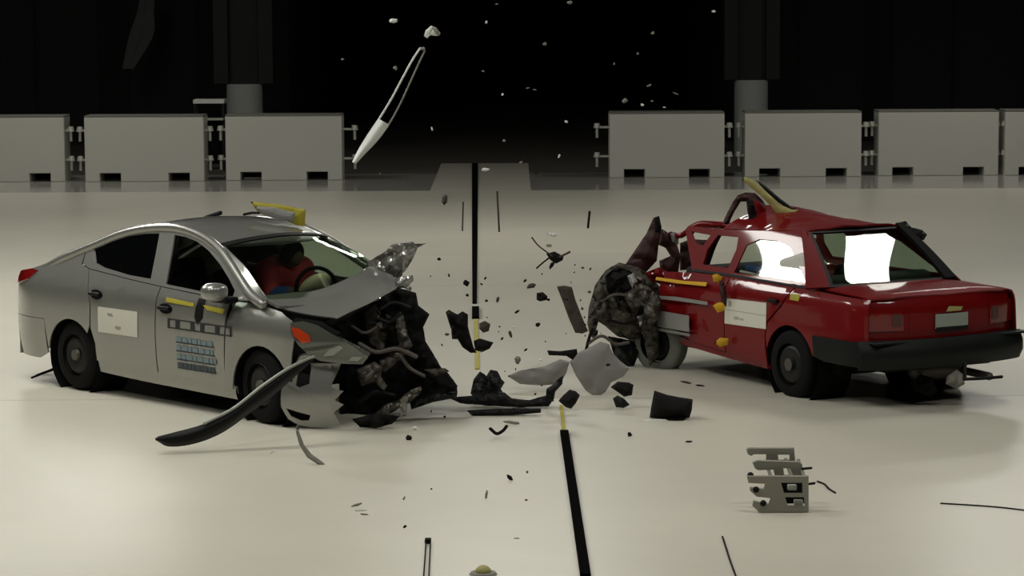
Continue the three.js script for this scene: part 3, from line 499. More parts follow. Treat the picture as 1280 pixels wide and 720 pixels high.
  const j = { hip: [1.12, 0.55, -0.37, 0.15], belly: [1.2, 0.75, -0.37, 0.145], chest: [1.42, 1.02, -0.35, 0.17], neck: [1.52, 1.16, -0.34, 0.06], skull: [1.6, 1.25, -0.33, 0.095], chin: [1.65, 1.19, -0.33, 0.06], sr: [1.48, 1.08, -0.16, 0.085], sl: [1.48, 1.08, -0.54, 0.085], er: [1.6, 0.9, -0.1, 0.055], el: [1.52, 0.82, -0.6, 0.05], hr: [1.72, 0.92, -0.2, 0.035], hl: [1.72, 0.92, -0.54, 0.035], fr: [1.8, 0.95, -0.22, 0.03], fl: [1.8, 0.95, -0.52, 0.03], kr: [1.6, 0.66, -0.25, 0.075], kl: [1.6, 0.66, -0.5, 0.075], ar: [1.85, 0.36, -0.25, 0.05], al: [1.85, 0.36, -0.5, 0.05], nose: [1.7, 1.23, -0.33, 0.02] };
  dummy('crash dummy in red and blue clothes seen through windscreen of silver saloon', car.matrixWorld, j,
    [['hip', 'belly'], ['belly', 'chest'], ['chest', 'neck'], ['neck', 'skull'], ['skull', 'chin'], ['skull', 'nose'], ['chest', 'sr'], ['chest', 'sl'], ['sr', 'er'], ['sl', 'el'], ['er', 'hr'], ['el', 'hl'], ['hr', 'fr'], ['hl', 'fl'], ['hip', 'kr'], ['hip', 'kl'], ['kr', 'ar'], ['kl', 'al']],
    [['red_top', [['belly', 'chest'], ['chest', 'sr'], ['chest', 'sl'], ['sr', 'er'], ['sl', 'el']], M.cloth_red], ['blue_shorts', [['hip', 'belly'], ['hip', 'kr'], ['hip', 'kl']], M.cloth_blue], ['dark_cap', [['skull', 'skull']], M.dark_hair], ['blue_sleeve', [['er', 'hr'], ['el', 'hl']], M.cloth_blue]]);
}
// ------------------------------------------------------------------ red saloon seen from behind its left flank: x forward from the rear axle, near side at negative z
{
  const car = thing('car', 'dark red four-door saloon seen from behind with torn front end and buckled roof', 'car', [3.112, -0.005, -22.825], -4.19);
  car.rotation.order = 'YXZ'; car.rotation.z = -0.01; car.updateMatrixWorld(true);
  const P = M.red_paint;
  const W = (X, Y) => { let w = smooth(Y, [0.1, 0.2, 0.32, 0.5, 0.75, 0.87, 0.92, 0.98, 1.33, 1.5], [0.77, 0.8, 0.822, 0.835, 0.832, 0.822, 0.795, 0.755, 0.57, 0.47]); if (X < -0.75) w *= 1 - 0.07 * Math.min((-0.75 - X) / 0.3, 1.2) ** 2; return w; };
  const side = (s, inset = 0, bump) => (u, v) => [u, v, s * (W(u, v) - inset + (bump ? bump(u, v) : 0))];
  const flank = (name, outline, { only = [-1, 1], holes, mat = P, inset = 0, bump, max = 0.1, label } = {}) => only.map((s) => part(name, sheet(outline, side(s, inset, bump), { th: 0.014, flip: s < 0, max, holes }), mat, car, label));
  const archR = arc(0.03, 0.27, 0.355, 160, 20, 14);
  flank('rear_quarter_panel', [[-1.02, 0.57], [-0.33, 0.57], [-0.305, 0.39], ...archR, [0.375, 0.5], [0.34, 0.62], [0.14, 0.78], [0.0, 0.955], [-0.28, 0.945], [-0.6, 0.935], [-1.0, 0.925]], { max: 0.05 });
  const rd = flank('rear_door', [[0.385, 0.24], [1.0, 0.285], [1.0, 0.96], [0.02, 0.957], [0.155, 0.79], [0.355, 0.63], [0.39, 0.5]]);
  const fd = flank('front_door', [[1.012, 0.29], [1.55, 0.33], [1.72, 0.4], [2.02, 0.5], [2.06, 0.78], [2.0, 0.93], [1.55, 0.955], [1.012, 0.96]], { bump: (u, v) => (u > 1.5 ? 0.05 * nz(u * 5, v * 6, 2) * clamp((u - 1.5) * 3, 0, 1) : 0), max: 0.05 });
  flank('sill', [[0.37, 0.2], [1.02, 0.235], [1.75, 0.285], [1.75, 0.34], [1.02, 0.283], [0.37, 0.236]], { inset: 0.014 });
  const rearX = (R) => -1.08 + 0.15 * (Math.abs(R) / 0.8) ** 2.4;
  part('rear_panel', sheet([[-0.79, 0.55], [0.745, 0.55], [0.745, 0.925], [-0.79, 0.925]], (u, v) => [rearX(u) + 0.04 * clamp((v - 0.8) / 0.125, 0, 1) ** 2, v, u * (v > 0.9 ? 1 - (v - 0.9) * 0.6 : 1)], { th: 0.014, flip: true, max: 0.08 }), P, car);
  // boot lid, backlight, roof
  part('boot_lid', sheet([[-1.03, -0.6], [-1.06, 0], [-1.03, 0.6], [-0.97, 0.74], [-0.3, 0.7], [-0.3, -0.7], [-0.97, -0.74]], (u, v) => [u, 0.925 + 0.045 * (1 - (v / 0.78) ** 4) + (u + 1) * 0.02 - 0.03 * clamp((-0.92 - u) / 0.14, 0, 1) ** 2, v], { th: 0.014, flip: true, max: 0.08 }), P, car);
  const bl = (off = 0, k = 0) => (u, v) => { const t = v, hw = lerp(0.665, 0.5, t) - k; return [lerp(-0.3, 0.235, t) - 0.05 * (1 - u * u) * (1 - t) - 0.03 * (1 - u * u) + off * 0.6, lerp(0.955, 1.4, t) + 0.02 * Math.sin(t * 3.1) + off * -0.8, u * hw]; };
  const sq = (a) => [[-a, 0.04], [a, 0.04], [a, 0.93], [-a, 0.93]];
  part('rear_window', sheet(sq(0.96), bl(0.01), { th: 0.005, flip: true, max: 0.15 }), M.glass, car);
  part('rear_window_seal', sheet([[-1, 0], [1, 0], [1, 1], [-1, 1]], bl(0), { th: 0.02, flip: true, max: 0.15, holes: [sq(0.93)] }), M.black_plastic, car);
  part('far_rear_pillar', sheet([[0.84, 0], [1.06, 0], [1.05, 1], [0.9, 1]], bl(-0.012), { th: 0.03, flip: true, max: 0.15 }), M.black_deep, car, 'far rear pillar with shade painted in black');  // black instead of red: shade of the side facing away, put into the colour
  part('rear_pillar', sheet([[-1.3, 0], [-0.985, 0], [-0.985, 1], [-1.12, 1]], bl(-0.004), { th: 0.02, flip: true, max: 0.1 }), P, car);
  const roofY = (X, R) => smooth(X, [0.15, 0.4, 0.8, 1.2, 1.6], [1.405, 1.4, 1.375, 1.36, 1.345]) + smooth(X, [0.15, 0.4, 0.8, 1.1, 1.5], [0.04, 0.05, 0.11, 0.16, 0.2]) * (1 - (R / 0.54) ** 2) + 0.012 * nz(X * 6, R * 6, 4);
  part('roof_panel', sheet([[0.2, -0.5], [0.16, 0], [0.2, 0.5], [0.8, 0.54], [1.42, 0.54], [1.36, 0.2], [1.46, -0.05], [1.38, -0.3], [1.45, -0.54], [0.8, -0.54]], (u, v) => [u, roofY(u, v), v], { th: 0.014, flip: true, max: 0.07 }), P, car);
  const wr = [[-0.1, 0.995], [0.17, 1.165], [0.33, 1.265], [0.55, 1.305], [0.82, 1.3], [0.97, 1.24], [0.985, 0.998]], wf = [[1.1, 1.03], [1.09, 1.19], [1.14, 1.3], [1.46, 1.295], [1.53, 1.16], [1.5, 1.03]], wv = [[1.62, 1.19], [1.57, 1.29], [1.9, 1.3], [1.74, 1.2]];
  flank('cabin_side_frame', [[-0.3, 0.95], [0.1, 0.965], [1.0, 0.968], [1.62, 0.968], [1.84, 1.16], [2.0, 1.31], [1.98, 1.345], [1.5, 1.345], [1.0, 1.362], [0.56, 1.385], [0.3, 1.41], [0.2, 1.415]], { holes: [wr, wf, wv] });
  flank('side_window', wr, { mat: M.glass, inset: 0.012 }); flank('side_window', wf, { mat: M.glass, inset: 0.012, only: [1] });
  flank('belt_trim', [[-0.28, 0.965], [1.0, 0.985], [1.6, 0.985], [1.6, 0.965], [1.0, 0.963], [-0.28, 0.945]], { mat: M.black_plastic, inset: -0.006 });
  // rear bumper, lamps, number plate
  const bp = part('rear_bumper', sheet([[-0.865, 0.365], [0.79, 0.365], [0.79, 0.575], [-0.865, 0.575]], (u, v) => [rearX(u * 0.95) - 0.075 - 0.05 * Math.sin((v - 0.36) / 0.215 * 3.14) + 0.02 * (Math.abs(u) > 0.75 ? (Math.abs(u) - 0.75) * 10 : 0), v, u], { th: 0.03, flip: true, max: 0.07 }), M.bumper_dark, car);
  flank('bumper_side', [[-1.03, 0.365], [-0.5, 0.37], [-0.36, 0.4], [-0.34, 0.575], [-1.04, 0.577]], { mat: M.bumper_dark, inset: -0.03 });
  part('bumper_shelf', rbox(0.2, 0.02, 1.62, -1.05, 0.575, 0, 0.008), M.bumper_dark, car);
  const rearOn = (name, o, mat, off, parent = car) => part(name, sheet(o, (u, v) => [rearX(u) - off + 0.04 * clamp((v - 0.8) / 0.125, 0, 1) ** 2, v, u], { th: 0.012, flip: true, max: 0.06 }), mat, parent);
  for (const s of [-1, 1]) { const tl = rearOn('tail_lamp', [[s * 0.46, 0.66], [s * 0.77, 0.66], [s * 0.77, 0.84], [s * 0.46, 0.84]], M.lamp_red, 0.014); rearOn('reversing_lens', [[s * 0.48, 0.7], [s * 0.56, 0.7], [s * 0.56, 0.8], [s * 0.48, 0.8]], M.lens_dull, 0.02, tl); }
  rearOn('boot_recess', [[-0.4, 0.64], [0.4, 0.64], [0.4, 0.8], [-0.4, 0.8]], P, 0.006);
  const np = rearOn('number_plate', [[-0.16, 0.66], [0.18, 0.66], [0.18, 0.78], [-0.16, 0.78]], M.plate_dull, 0.025);
  rearOn('plate_band', [[-0.16, 0.64], [0.18, 0.64], [0.18, 0.672], [-0.16, 0.672]], M.bumper_dark, 0.028, np);
  rearOn('plate_lamp', [[-0.05, 0.8], [0.1, 0.8], [0.12, 0.83], [-0.02, 0.84]], M.yellow_pale, 0.03, np);
  for (const [y0, y1] of [[0.4, 0.43], [0.46, 0.49], [0.52, 0.545]]) part('yellow_mark', sheet([[-0.02, y0], [0.18, y0 - 0.02], [0.18, y1 - 0.02], [-0.02, y1]], (u, v) => [rearX(u * 0.95) - 0.082 - 0.05 * Math.sin((v - 0.36) / 0.215 * 3.14), v, u], { th: 0.004, flip: true, max: 0.06 }), M.yellow_paint, bp);
  part('boot_lock', rbox(0.03, 0.05, 0.09, -1.07, 0.83, 0.02, 0.01), M.engine_light, car);
  // wheels and underside
  wheel(car, 0.3, 0.19, 0.04, 0.285, -0.73, -1, M.rubber, M.rim_steel); wheel(car, 0.3, 0.19, 0.04, 0.285, 0.73, 1, M.rubber, M.rim_steel);
  wheel(car, 0.275, 0.18, 2.15, 0.25, -0.76, -1, M.tyre_dusty, M.bumper_dark, 0, 0.35);
  wheel(car, 0.28, 0.18, 2.35, 0.27, 0.7, 1, M.rubber, M.rim_steel);
  part('underbody', mergeGeometries([rbox(2.7, 0.12, 1.3, 0.9, 0.29, 0, 0.02), rbox(0.75, 0.24, 1.2, -0.6, 0.42, 0, 0.05)]), M.black_deep, car);
  part('exhaust', tube([[0.2, 0.26, 0.3], [-0.5, 0.25, 0.32], [-0.9, 0.24, 0.36], [-1.18, 0.23, 0.36]], 0.035, 8), M.engine_grey, car);
  part('silencer', new THREE.CapsuleGeometry(0.09, 0.35, 6, 16).rotateX(Math.PI / 2).translate(-0.78, 0.27, 0.1), M.engine_grey, car);
  for (const s of [1, -1]) part('wheel_housing', mergeGeometries([new THREE.CylinderGeometry(0.37, 0.37, 0.36, 24, 1, true).rotateX(Math.PI / 2).translate(0.03, 0.28, s * 0.62), new THREE.CircleGeometry(0.37, 24).translate(0.03, 0.28, s * 0.45)]), M.black_deep, car);
  // cabin
  seat(car, 1.0, -0.36, M.interior_grey); seat(car, 1.0, 0.36, M.interior_grey);
  part('rear_bench', mergeGeometries([rbox(0.46, 0.2, 1.25, 0.3, 0.46, 0, 0.05), rbox(0.14, 0.52, 1.25, 0.02, 0.78, 0, 0.05, 0, 0, 0.3)]), M.interior_grey, car);
  part('parcel_shelf', rbox(0.42, 0.03, 1.2, -0.12, 0.955, 0, 0.01), M.interior_grey, car);
  part('pale_reflection', rbox(0.42, 0.3, 0.1, 0.18, 1.06, -0.63, 0.04, 0, 0, -0.25), M.white_sheet, car, 'pale block standing in for a reflection in the rear side window');  // added pale block, paints a light reflection into the side window
  part('blue_belt', rbox(0.5, 0.06, 0.05, 0.66, 1.04, -0.66, 0.02, 0, 0, 0.03), M.cloth_blue, car);
  part('pale_rail', rbox(0.5, 0.03, 0.03, 0.68, 1.0, -0.715, 0.015, 0, 0, 0.05), M.debris_grey, car);
  part('dashboard', rbox(0.34, 0.26, 1.25, 1.8, 0.85, 0, 0.06), M.interior_dark, car);
  // marks on the flank
  const decal = (name, o, mat, off = 0.005, label) => part(name, sheet(o, side(-1, -off), { th: 0.003, flip: true, max: 0.1 }), mat, car, label);
  const cv = document.createElement('canvas'); cv.width = 256; cv.height = 128; { const x = cv.getContext('2d'); x.fillStyle = '#cfcdc0'; x.fillRect(0, 0, 256, 128); x.fillStyle = '#aba99d'; x.fillRect(0, 58, 256, 5); x.fillStyle = '#a09d92'; x.fillRect(60, 88, 30, 14); x.fillRect(94, 92, 26, 10); x.fillRect(24, 16, 18, 26); }
  const ct = new THREE.CanvasTexture(cv); ct.colorSpace = THREE.SRGBColorSpace;
  { const m = decal('door_placard', [[0.36, 0.56], [0.99, 0.55], [0.99, 0.775], [0.36, 0.79]], new THREE.MeshStandardMaterial({ name: 'placard_print', map: ct, roughness: 0.6 }), 0.006, 'white placard'); const uv = m.geometry.attributes.uv; for (let i = 0; i < uv.count; i++) uv.setXY(i, 1 - (uv.getX(i) - 0.36) / 0.63, (uv.getY(i) - 0.555) / 0.23); }
  const pp = (name, o, z, th, mat, amp = 0.006, freq = 4, seed = 0, label) => part(name, toLocal(lump(o, z, th, amp, freq, seed, 4), car), mat, car, label);
  decal('wing_placard', [[1.5, 0.425], [2.08, 0.425], [2.1, 0.575], [1.5, 0.575]], M.grey_plate, 0.045, 'pale grey placard');
  decal('wing_placard_edge', [[1.5, 0.385], [2.08, 0.385], [2.08, 0.41], [1.5, 0.41]], M.debris_grey, 0.045);
  decal('wing_strip', [[1.22, 0.695], [1.7, 0.69], [2.08, 0.68], [2.08, 0.705], [1.75, 0.725], [1.22, 0.725]], M.grey_plate, 0.035);
  decal('yellow_strap', [[1.26, 0.86], [1.7, 0.85], [2.08, 0.85], [2.08, 0.878], [1.6, 0.88], [1.26, 0.895]], M.yellow_strap, 0.035);
  pp('yellow_tag', [[890, 344], [896, 342], [903, 346], [901, 353], [892, 352]], -23.4, 0.03, M.yellow_strap, 0.006, 4, 5);
  pp('yellow_tag', [[891, 382], [898, 378], [907, 378], [906, 388], [897, 391]], -23.2, 0.03, M.yellow_strap, 0.006, 4, 6);
  pp('yellow_tag', [[893, 428], [900, 422], [911, 423], [910, 431], [900, 434]], -23.2, 0.03, M.yellow_strap, 0.006, 4, 7);
  decal('yellow_tape', [[-0.1, 0.9], [0.03, 0.9], [0.03, 0.845], [-0.1, 0.845]], M.yellow_paint);
  part('handle', rbox(0.15, 0.03, 0.04, 0.25, 0.82, -W(0.25, 0.82) - 0.018, 0.012), M.black_plastic, rd[0]);
  pp('door_tear', [[899, 350], [905, 352], [909, 370], [908, 384], [902, 378], [899, 362]], -23.2, 0.05, M.red_torn, 0.02, 8, 8);
  // buckled roof front, peeled pillar, torn bonnet
  pp('roof_fold', [[903, 280], [907, 270], [915, 254], [922, 244], [932, 240.5], [944, 241], [953, 250], [962, 264], [970, 279], [962, 283], [940, 284], [935, 272], [933, 252], [926, 252], [918, 264], [911, 280]], -24.0, 0.09, M.red_torn, 0.03, 6, 9, 'roof front folded up into a peak');
  pp('roof_fold', [[940, 250], [950, 252], [965, 278], [980, 284], [945, 285]], -23.8, 0.1, P, 0.03, 6, 10);
  pp('inner_pillar', [[934, 252], [941, 250], [948, 276], [944, 284], [936, 276]], -23.72, 0.05, M.black_plastic, 0.01, 6, 11);
  pp('peeled_trim', [[927, 224], [932, 221], [940, 224], [951, 233], [964, 245], [976, 256], [990, 262], [998, 262], [996, 270], [984, 274], [974, 272], [964, 258], [950, 244], [938, 234]], -23.7, 0.06, M.yellow_pale, 0.012, 5, 12, 'yellowish strip peeled off the roof');
  pp('peeled_trim_edge', [[944, 224], [958, 233], [974, 247], [990, 259], [996, 261], [992, 264], [974, 254], [956, 238]], -23.72, 0.04, M.bumper_dark, 0.006, 5, 13);
  part('bent_pillar', toLocal(tube([at(862, 292, -24.4), at(870, 282, -24.4), at(900, 281.5, -24.3), at(940, 286, -24.2), at(975, 291, -24.0)], 0.035, 8), car), P, car);
  part('bent_pillar', toLocal(tube([at(838, 293, -24.7), at(852, 294, -24.6), at(866, 283, -24.5)], 0.028, 8), car), P, car);
  part('bent_pillar', toLocal(tube([at(898, 290, -24.2), at(890, 306, -24.3), at(880, 334, -24.4)], 0.045, 8), car), M.red_torn, car);
  pp('crushed_wing', [[782, 330], [797, 308], [808, 292], [817, 272], [824, 270], [827, 284], [823, 308], [821, 326], [806, 342]], -24.6, 0.1, M.red_torn, 0.02, 5, 14);
  pp('crushed_wing', [[824, 284], [834, 290], [846, 305], [851, 320], [847, 346], [826, 346], [824, 326], [838, 320], [832, 310], [823, 306]], -24.7, 0.1, M.red_torn, 0.02, 5, 15);
  pp('crushed_wing', [[837, 289], [848, 292], [848, 306], [840, 302]], -24.65, 0.05, M.grey_plate, 0.02, 7, 16);
  pp('crushed_wing', [[806, 341], [824, 334], [842, 343], [844, 352], [830, 357], [812, 350]], -24.4, 0.12, P, 0.05, 7, 17);
  pp('scuttle_panel', [[850, 304], [862, 299], [886, 300], [884, 320], [876, 336], [850, 338]], -24.8, 0.08, M.red_torn, 0.02, 6, 18);
  pp('wing_post', [[818, 272], [823, 270], [827, 283], [824, 291], [818, 290]], -24.5, 0.05, M.debris_dark, 0.01, 7, 19);
  pp('engine', [[734, 404], [736, 384], [744, 356], [757, 338], [774, 328], [798, 334], [814, 345], [829, 364], [834, 394], [826, 420], [806, 433], [790, 425], [771, 420], [757, 408], [748, 402], [742, 424], [737, 418]], -24.5, 0.6, M.engine_brown, 0.08, 8, 20);
  for (const [o, z, m, s] of [[[[756, 345], [772, 332], [790, 340], [792, 366], [774, 378], [758, 364]], -24.15, M.debris_dark, 21], [[[784, 350], [800, 346], [814, 362], [808, 386], [790, 390], [780, 372]], -24.1, M.engine_grey, 22], [[[764, 384], [788, 392], [800, 414], [782, 420], [764, 404]], -24.1, M.engine_brown, 23], [[[806, 376], [816, 364], [826, 372], [824, 398], [812, 410], [804, 396]], -24.05, M.engine_grey, 24], [[[796, 396], [804, 392], [806, 404], [800, 412]], -24.0, M.engine_light, 25], [[[743, 362], [752, 352], [758, 368], [750, 388], [742, 384]], -24.1, M.engine_brown, 26], [[[800, 400], [822, 398], [824, 444], [812, 458], [806, 430]], -24.15, M.engine_brown, 27], [[[760, 420], [792, 426], [800, 440], [790, 462], [776, 458], [766, 440]], -24.4, M.bumper_dark, 28], [[[784, 345], [792, 341], [797, 352], [790, 360]], -24.0, M.grey_plate, 29]])
    pp('engine_piece', o, z, 0.16, m, 0.06, 8, s);
  for (const [a, s] of [[[[740, 412], [736, 424], [733, 436]], 1], [[[752, 376], [770, 368], [792, 372], [808, 384]], 2], [[[770, 350], [784, 344], [800, 352]], 3], [[[734, 430], [752, 420], [770, 430], [786, 428]], 4], [[[760, 400], [784, 404], [802, 396]], 5]])
    part('hose', toLocal(tube(a.map(([x, y]) => at(x, y, -24.05)), 0.016, 6), car), s % 2 ? M.debris_dark : M.engine_grey, car);
  part('tow_eye', toLocal(tube([at(1205, 474, -21.6), at(1228, 473, -21.6), at(1252, 471, -21.6)], 0.014, 6), car), M.black_plastic, car);
  part('tow_bracket', toLocal(tube([at(1206, 455, -21.7), at(1206, 474, -21.6)], 0.016, 6), car), M.black_plastic, car);
  pp('torn_bag', [[1184, 470], [1196, 462], [1204, 468], [1206, 480], [1196, 486], [1182, 480]], -21.8, 0.1, M.debris_grey, 0.03, 8, 31, 'crumpled grey scrap under bumper');
  pp('hanging_bracket', [[1138, 478], [1150, 468], [1166, 472], [1172, 490], [1160, 496], [1142, 488]], -21.9, 0.08, M.debris_dark, 0.03, 8, 32);
}
// ------------------------------------------------------------------ debris
const shardGeo = (px, py, w, h, rot, z, thick, seed, n = 7, amp = 0.012) => { // an irregular plate seen w x h picture points
  const r = rng(seed * 977 + 13), o = []; for (let i = 0; i < n; i++) { const a = i / n * 6.2832 + r() * 0.5, k = 0.72 + r() * 0.34; const x = Math.cos(a) * w / 2 * k, y = Math.sin(a) * h / 2 * k; o.push([px + x * Math.cos(rot) - y * Math.sin(rot), py + x * Math.sin(rot) + y * Math.cos(rot)]); }
  return lump(o, z, thick, amp, 9, seed, Math.max(3, Math.min(w, h) / 2), 0);
};
const Z0 = -22.2;
const poly = (name, label, cat, o, z, thick, mat, amp = 0.015, freq = 7, seed = 0) => single(name, label, cat, lump(o, z, thick, amp, freq, seed, 4), mat);
const wire = (name, label, cat, pts, z, r, mat) => single(name, label, cat, tube(pts.map((p) => at(p[0], p[1], p[2] ?? z)), r, 6), mat);
// long pieces
{
  // black flexible bumper strip sweeping from the silver car to the floor
  const c = [[196, 548, -19.75], [216, 549, -19.8], [250, 542, -19.85], [285, 526, -19.95], [320, 500, -20.05], [352, 477, -20.15], [378, 458, -20.3], [391, 449, -20.4]], wd = [0.02, 0.075, 0.1, 0.12, 0.135, 0.12, 0.06, 0.02];
  const rows = [-1, -0.3, 0.4, 1].map((t) => c.map(([x, y, z], i) => { const p = at(x, y, z), n = [0.42, 0.9]; return [p[0] + n[0] * t * wd[i] * 0.85, p[1] + n[1] * t * wd[i] * 0.85, p[2] + 0.05 * (1 - t * t)]; }));
  const o = thing('bumper_strip', 'long curved black rubber strip swept out in front of the silver car', 'bumper strip', at(290, 515, -19.95)); o.updateMatrixWorld(true);
  part('strip', toLocal(patch(rows, { th: 0.02, max: 0.05 }), o), M.black_plastic, o);
  part('pale_edge', toLocal(tube(rows[3].slice(2).map((p) => [p[0], p[1] + 0.006, p[2] + 0.02]), 0.012, 6), o), M.rim_pale, o, 'thin pale edge bead');
}
{
  // pale trim in the air above the runway
  const c = [[443, 203], [452, 190], [466, 172], [480, 152], [494, 128], [508, 100], [519, 78], [528, 62]], z = -22.5, wd = [1.6, 4, 6.5, 7, 6.4, 5.5, 4.6, 3.4];
  const edge = (s) => c.map(([x, y], i) => at(x + s * wd[i] * 0.86, y + s * wd[i] * 0.5, z));
  const o = thing('trim_strip', 'long pale curved trim strip flying above the runway mouth', 'trim strip', at(486, 135, z)); o.updateMatrixWorld(true);
  part('edge_bead', toLocal(tube(edge(-1), 0.009, 7), o), M.debris_pale, o); part('edge_bead', toLocal(tube(edge(1), 0.008, 7), o), M.debris_grey, o);
  const e0 = edge(-1).slice(0, 4), e1 = edge(1).slice(0, 4), em = e0.map((p, i) => [(p[0] + e1[i][0]) / 2, (p[1] + e1[i][1]) / 2, p[2] + 0.03]);
  part('pale_web', toLocal(patch([e0, em, e1], { th: 0.008, max: 0.08 }), o), M.debris_pale, o);
  part('tip_clip', toLocal(shardGeo(528.5, 61, 9, 6, 0.2, z, 0.05, 4), o), M.debris_grey, o);
}
// larger loose pieces between the cars
poly('plastic_liner', 'tall forked dark plastic liner flying beside the far yellow tape', 'liner', [[557, 390], [561, 387], [566, 390], [572, 393], [578, 389], [585, 393], [585, 408], [588, 420], [592, 434], [596, 441], [588, 441], [578, 434], [572, 424], [565, 424], [564, 412], [560, 400]], -22.4, 0.12, M.debris_dark, 0.03, 7, 41);
poly('plastic_liner', 'black crumpled lump lying against the yellow tape at forked liner foot', 'liner', [[592, 426], [600, 423], [610, 426], [617, 428], [612, 436], [603, 440], [594, 438]], -22.6, 0.1, M.debris_dark, 0.03, 7, 42);
poly('plastic_scrap', 'brownish torn scrap right of the far yellow tape top', 'scrap', [[599, 404], [606, 401], [613, 405], [611, 414], [604, 416], [599, 411]], -22.8, 0.05, M.debris_brown, 0.02, 7, 43);
poly('engine_lump', 'black jagged engine lump standing on long black tray', 'engine part', [[588, 492], [592, 474], [600, 464], [608, 470], [613, 462], [622, 464], [627, 474], [631, 478], [626, 486], [630, 494], [612, 500], [594, 498]], -22.2, 0.22, M.black_plastic, 0.05, 8, 44);
poly('splash_tray', 'long ragged black tray lying across the floor between cars', 'tray', [[560, 497], [596, 494], [630, 490], [640, 498], [662, 500], [684, 494], [692, 499], [686, 508], [650, 509], [610, 507], [575, 504]], -21.9, 0.14, M.black_plastic, 0.03, 8, 45);
poly('bumper_beam', 'straight black beam lying in front of the ragged black tray', 'beam', [[583, 513], [620, 510.5], [676, 510.5], [676, 516], [640, 519], [590, 519.5]], -21.5, 0.08, M.black_plastic, 0.006, 5, 46);
poly('torn_hook', 'hooked black torn strip curling up from the tray end', 'strip', [[682, 500], [683, 486], [692, 480], [699, 472], [704, 470], [703, 480], [694, 490], [692, 502]], -21.8, 0.08, M.black_plastic, 0.02, 8, 47);
poly('plastic_block', 'small black block tumbling at top of near yellow tape', 'block', [[698, 501], [704, 494], [712, 487], [720, 489], [725, 494], [720, 504], [714, 511], [707, 509]], -21.0, 0.16, M.debris_dark, 0.015, 7, 48);
poly('body_panel', 'large pale grey curved panel leaning below the red car engine', 'panel', [[712, 452], [724, 440], [737, 434], [750, 427], [761, 430], [765, 440], [776, 452], [787, 460], [780, 470], [764, 478], [757, 490], [745, 497], [732, 488], [720, 470]], -22.6, 0.07, M.grey_plate, 0.012, 4, 49);
poly('body_panel', 'pale translucent panel lying behind the ragged black tray', 'panel', [[634, 470], [650, 463], [680, 458], [700, 449], [712, 452], [708, 466], [700, 480], [676, 482], [650, 480]], -22.9, 0.04, M.grey_plate, 0.02, 6, 50);
poly('torn_fragment', 'dark ragged fragment flying off the rear roof corner of red car', 'fragment', [[1123, 286], [1125, 278], [1132, 276], [1139, 284], [1152, 287], [1159, 293], [1155, 300], [1144, 301], [1134, 297], [1128, 292]], -23.8, 0.08, M.bumper_dark, 0.03, 8, 58);
poly('brown_plank', 'long brown strip standing slanted left of the red car engine', 'strip', [[696, 358], [706, 357], [715, 359], [719, 374], [726, 392], [735, 414], [728, 417], [719, 416], [711, 398], [703, 376]], -23.4, 0.06, M.debris_brown, 0.012, 6, 51);
poly('dark_bar', 'short black bar flying above the pale translucent panel', 'bar', [[684, 438], [700, 439], [721, 436], [722, 442], [716, 450], [708, 445], [686, 444]], -22.3, 0.06, M.debris_dark, 0.01, 7, 52);
poly('plastic_block', 'dark brown irregular block above a grey scrap near red car front wheel', 'block', [[763, 484], [772, 477], [786, 478], [792, 481], [790, 494], [780, 496], [772, 490]], -21.9, 0.14, M.debris_dark, 0.02, 7, 53);
poly('plastic_scrap', 'dark grey scrap lying under the dark brown irregular block', 'scrap', [[766, 498], [772, 494], [780, 498], [787, 506], [780, 510], [770, 509]], -21.8, 0.08, M.bumper_dark, 0.02, 7, 54);
{
  const o = thing('battery_box', 'large black open box resting on the floor in front of the red car', 'box', at(838, 508, -21.3)); o.updateMatrixWorld(true);
  part('box_shell', toLocal(lump([[818, 488], [834, 493.5], [850, 496.5], [866, 499], [865, 512], [862, 522], [840, 525], [812, 522], [814, 508]], -21.3, 0.24, 0.008, 6, 55, 4), o), M.debris_dark, o);
  part('box_foot', toLocal(lump([[832, 522], [858, 520], [856, 526], [846, 529], [834, 527]], -21.25, 0.14, 0.01, 7, 56, 3), o), M.black_plastic, o);
  part('pale_lip', toLocal(tube([at(800, 527, -21.25), at(818, 525.5, -21.2), at(832, 526, -21.2)], 0.012, 5), o), M.debris_pale, o);
}
wire('bent_clip', 'small bent dark clip on floor below the long black beam', 'clip', [[613, 536], [621, 542], [629, 538], [633, 533]], -20.4, 0.014, M.debris_dark);
poly('pale_ribbon', 'pale curled strip dangling from the silver bumper corner to floor', 'ribbon', [[371, 527], [374, 540], [380, 556], [390, 568], [404, 578], [408, 582], [398, 581], [384, 572], [374, 556], [370, 540]], -19.25, 0.03, M.debris_grey, 0.01, 7, 57);
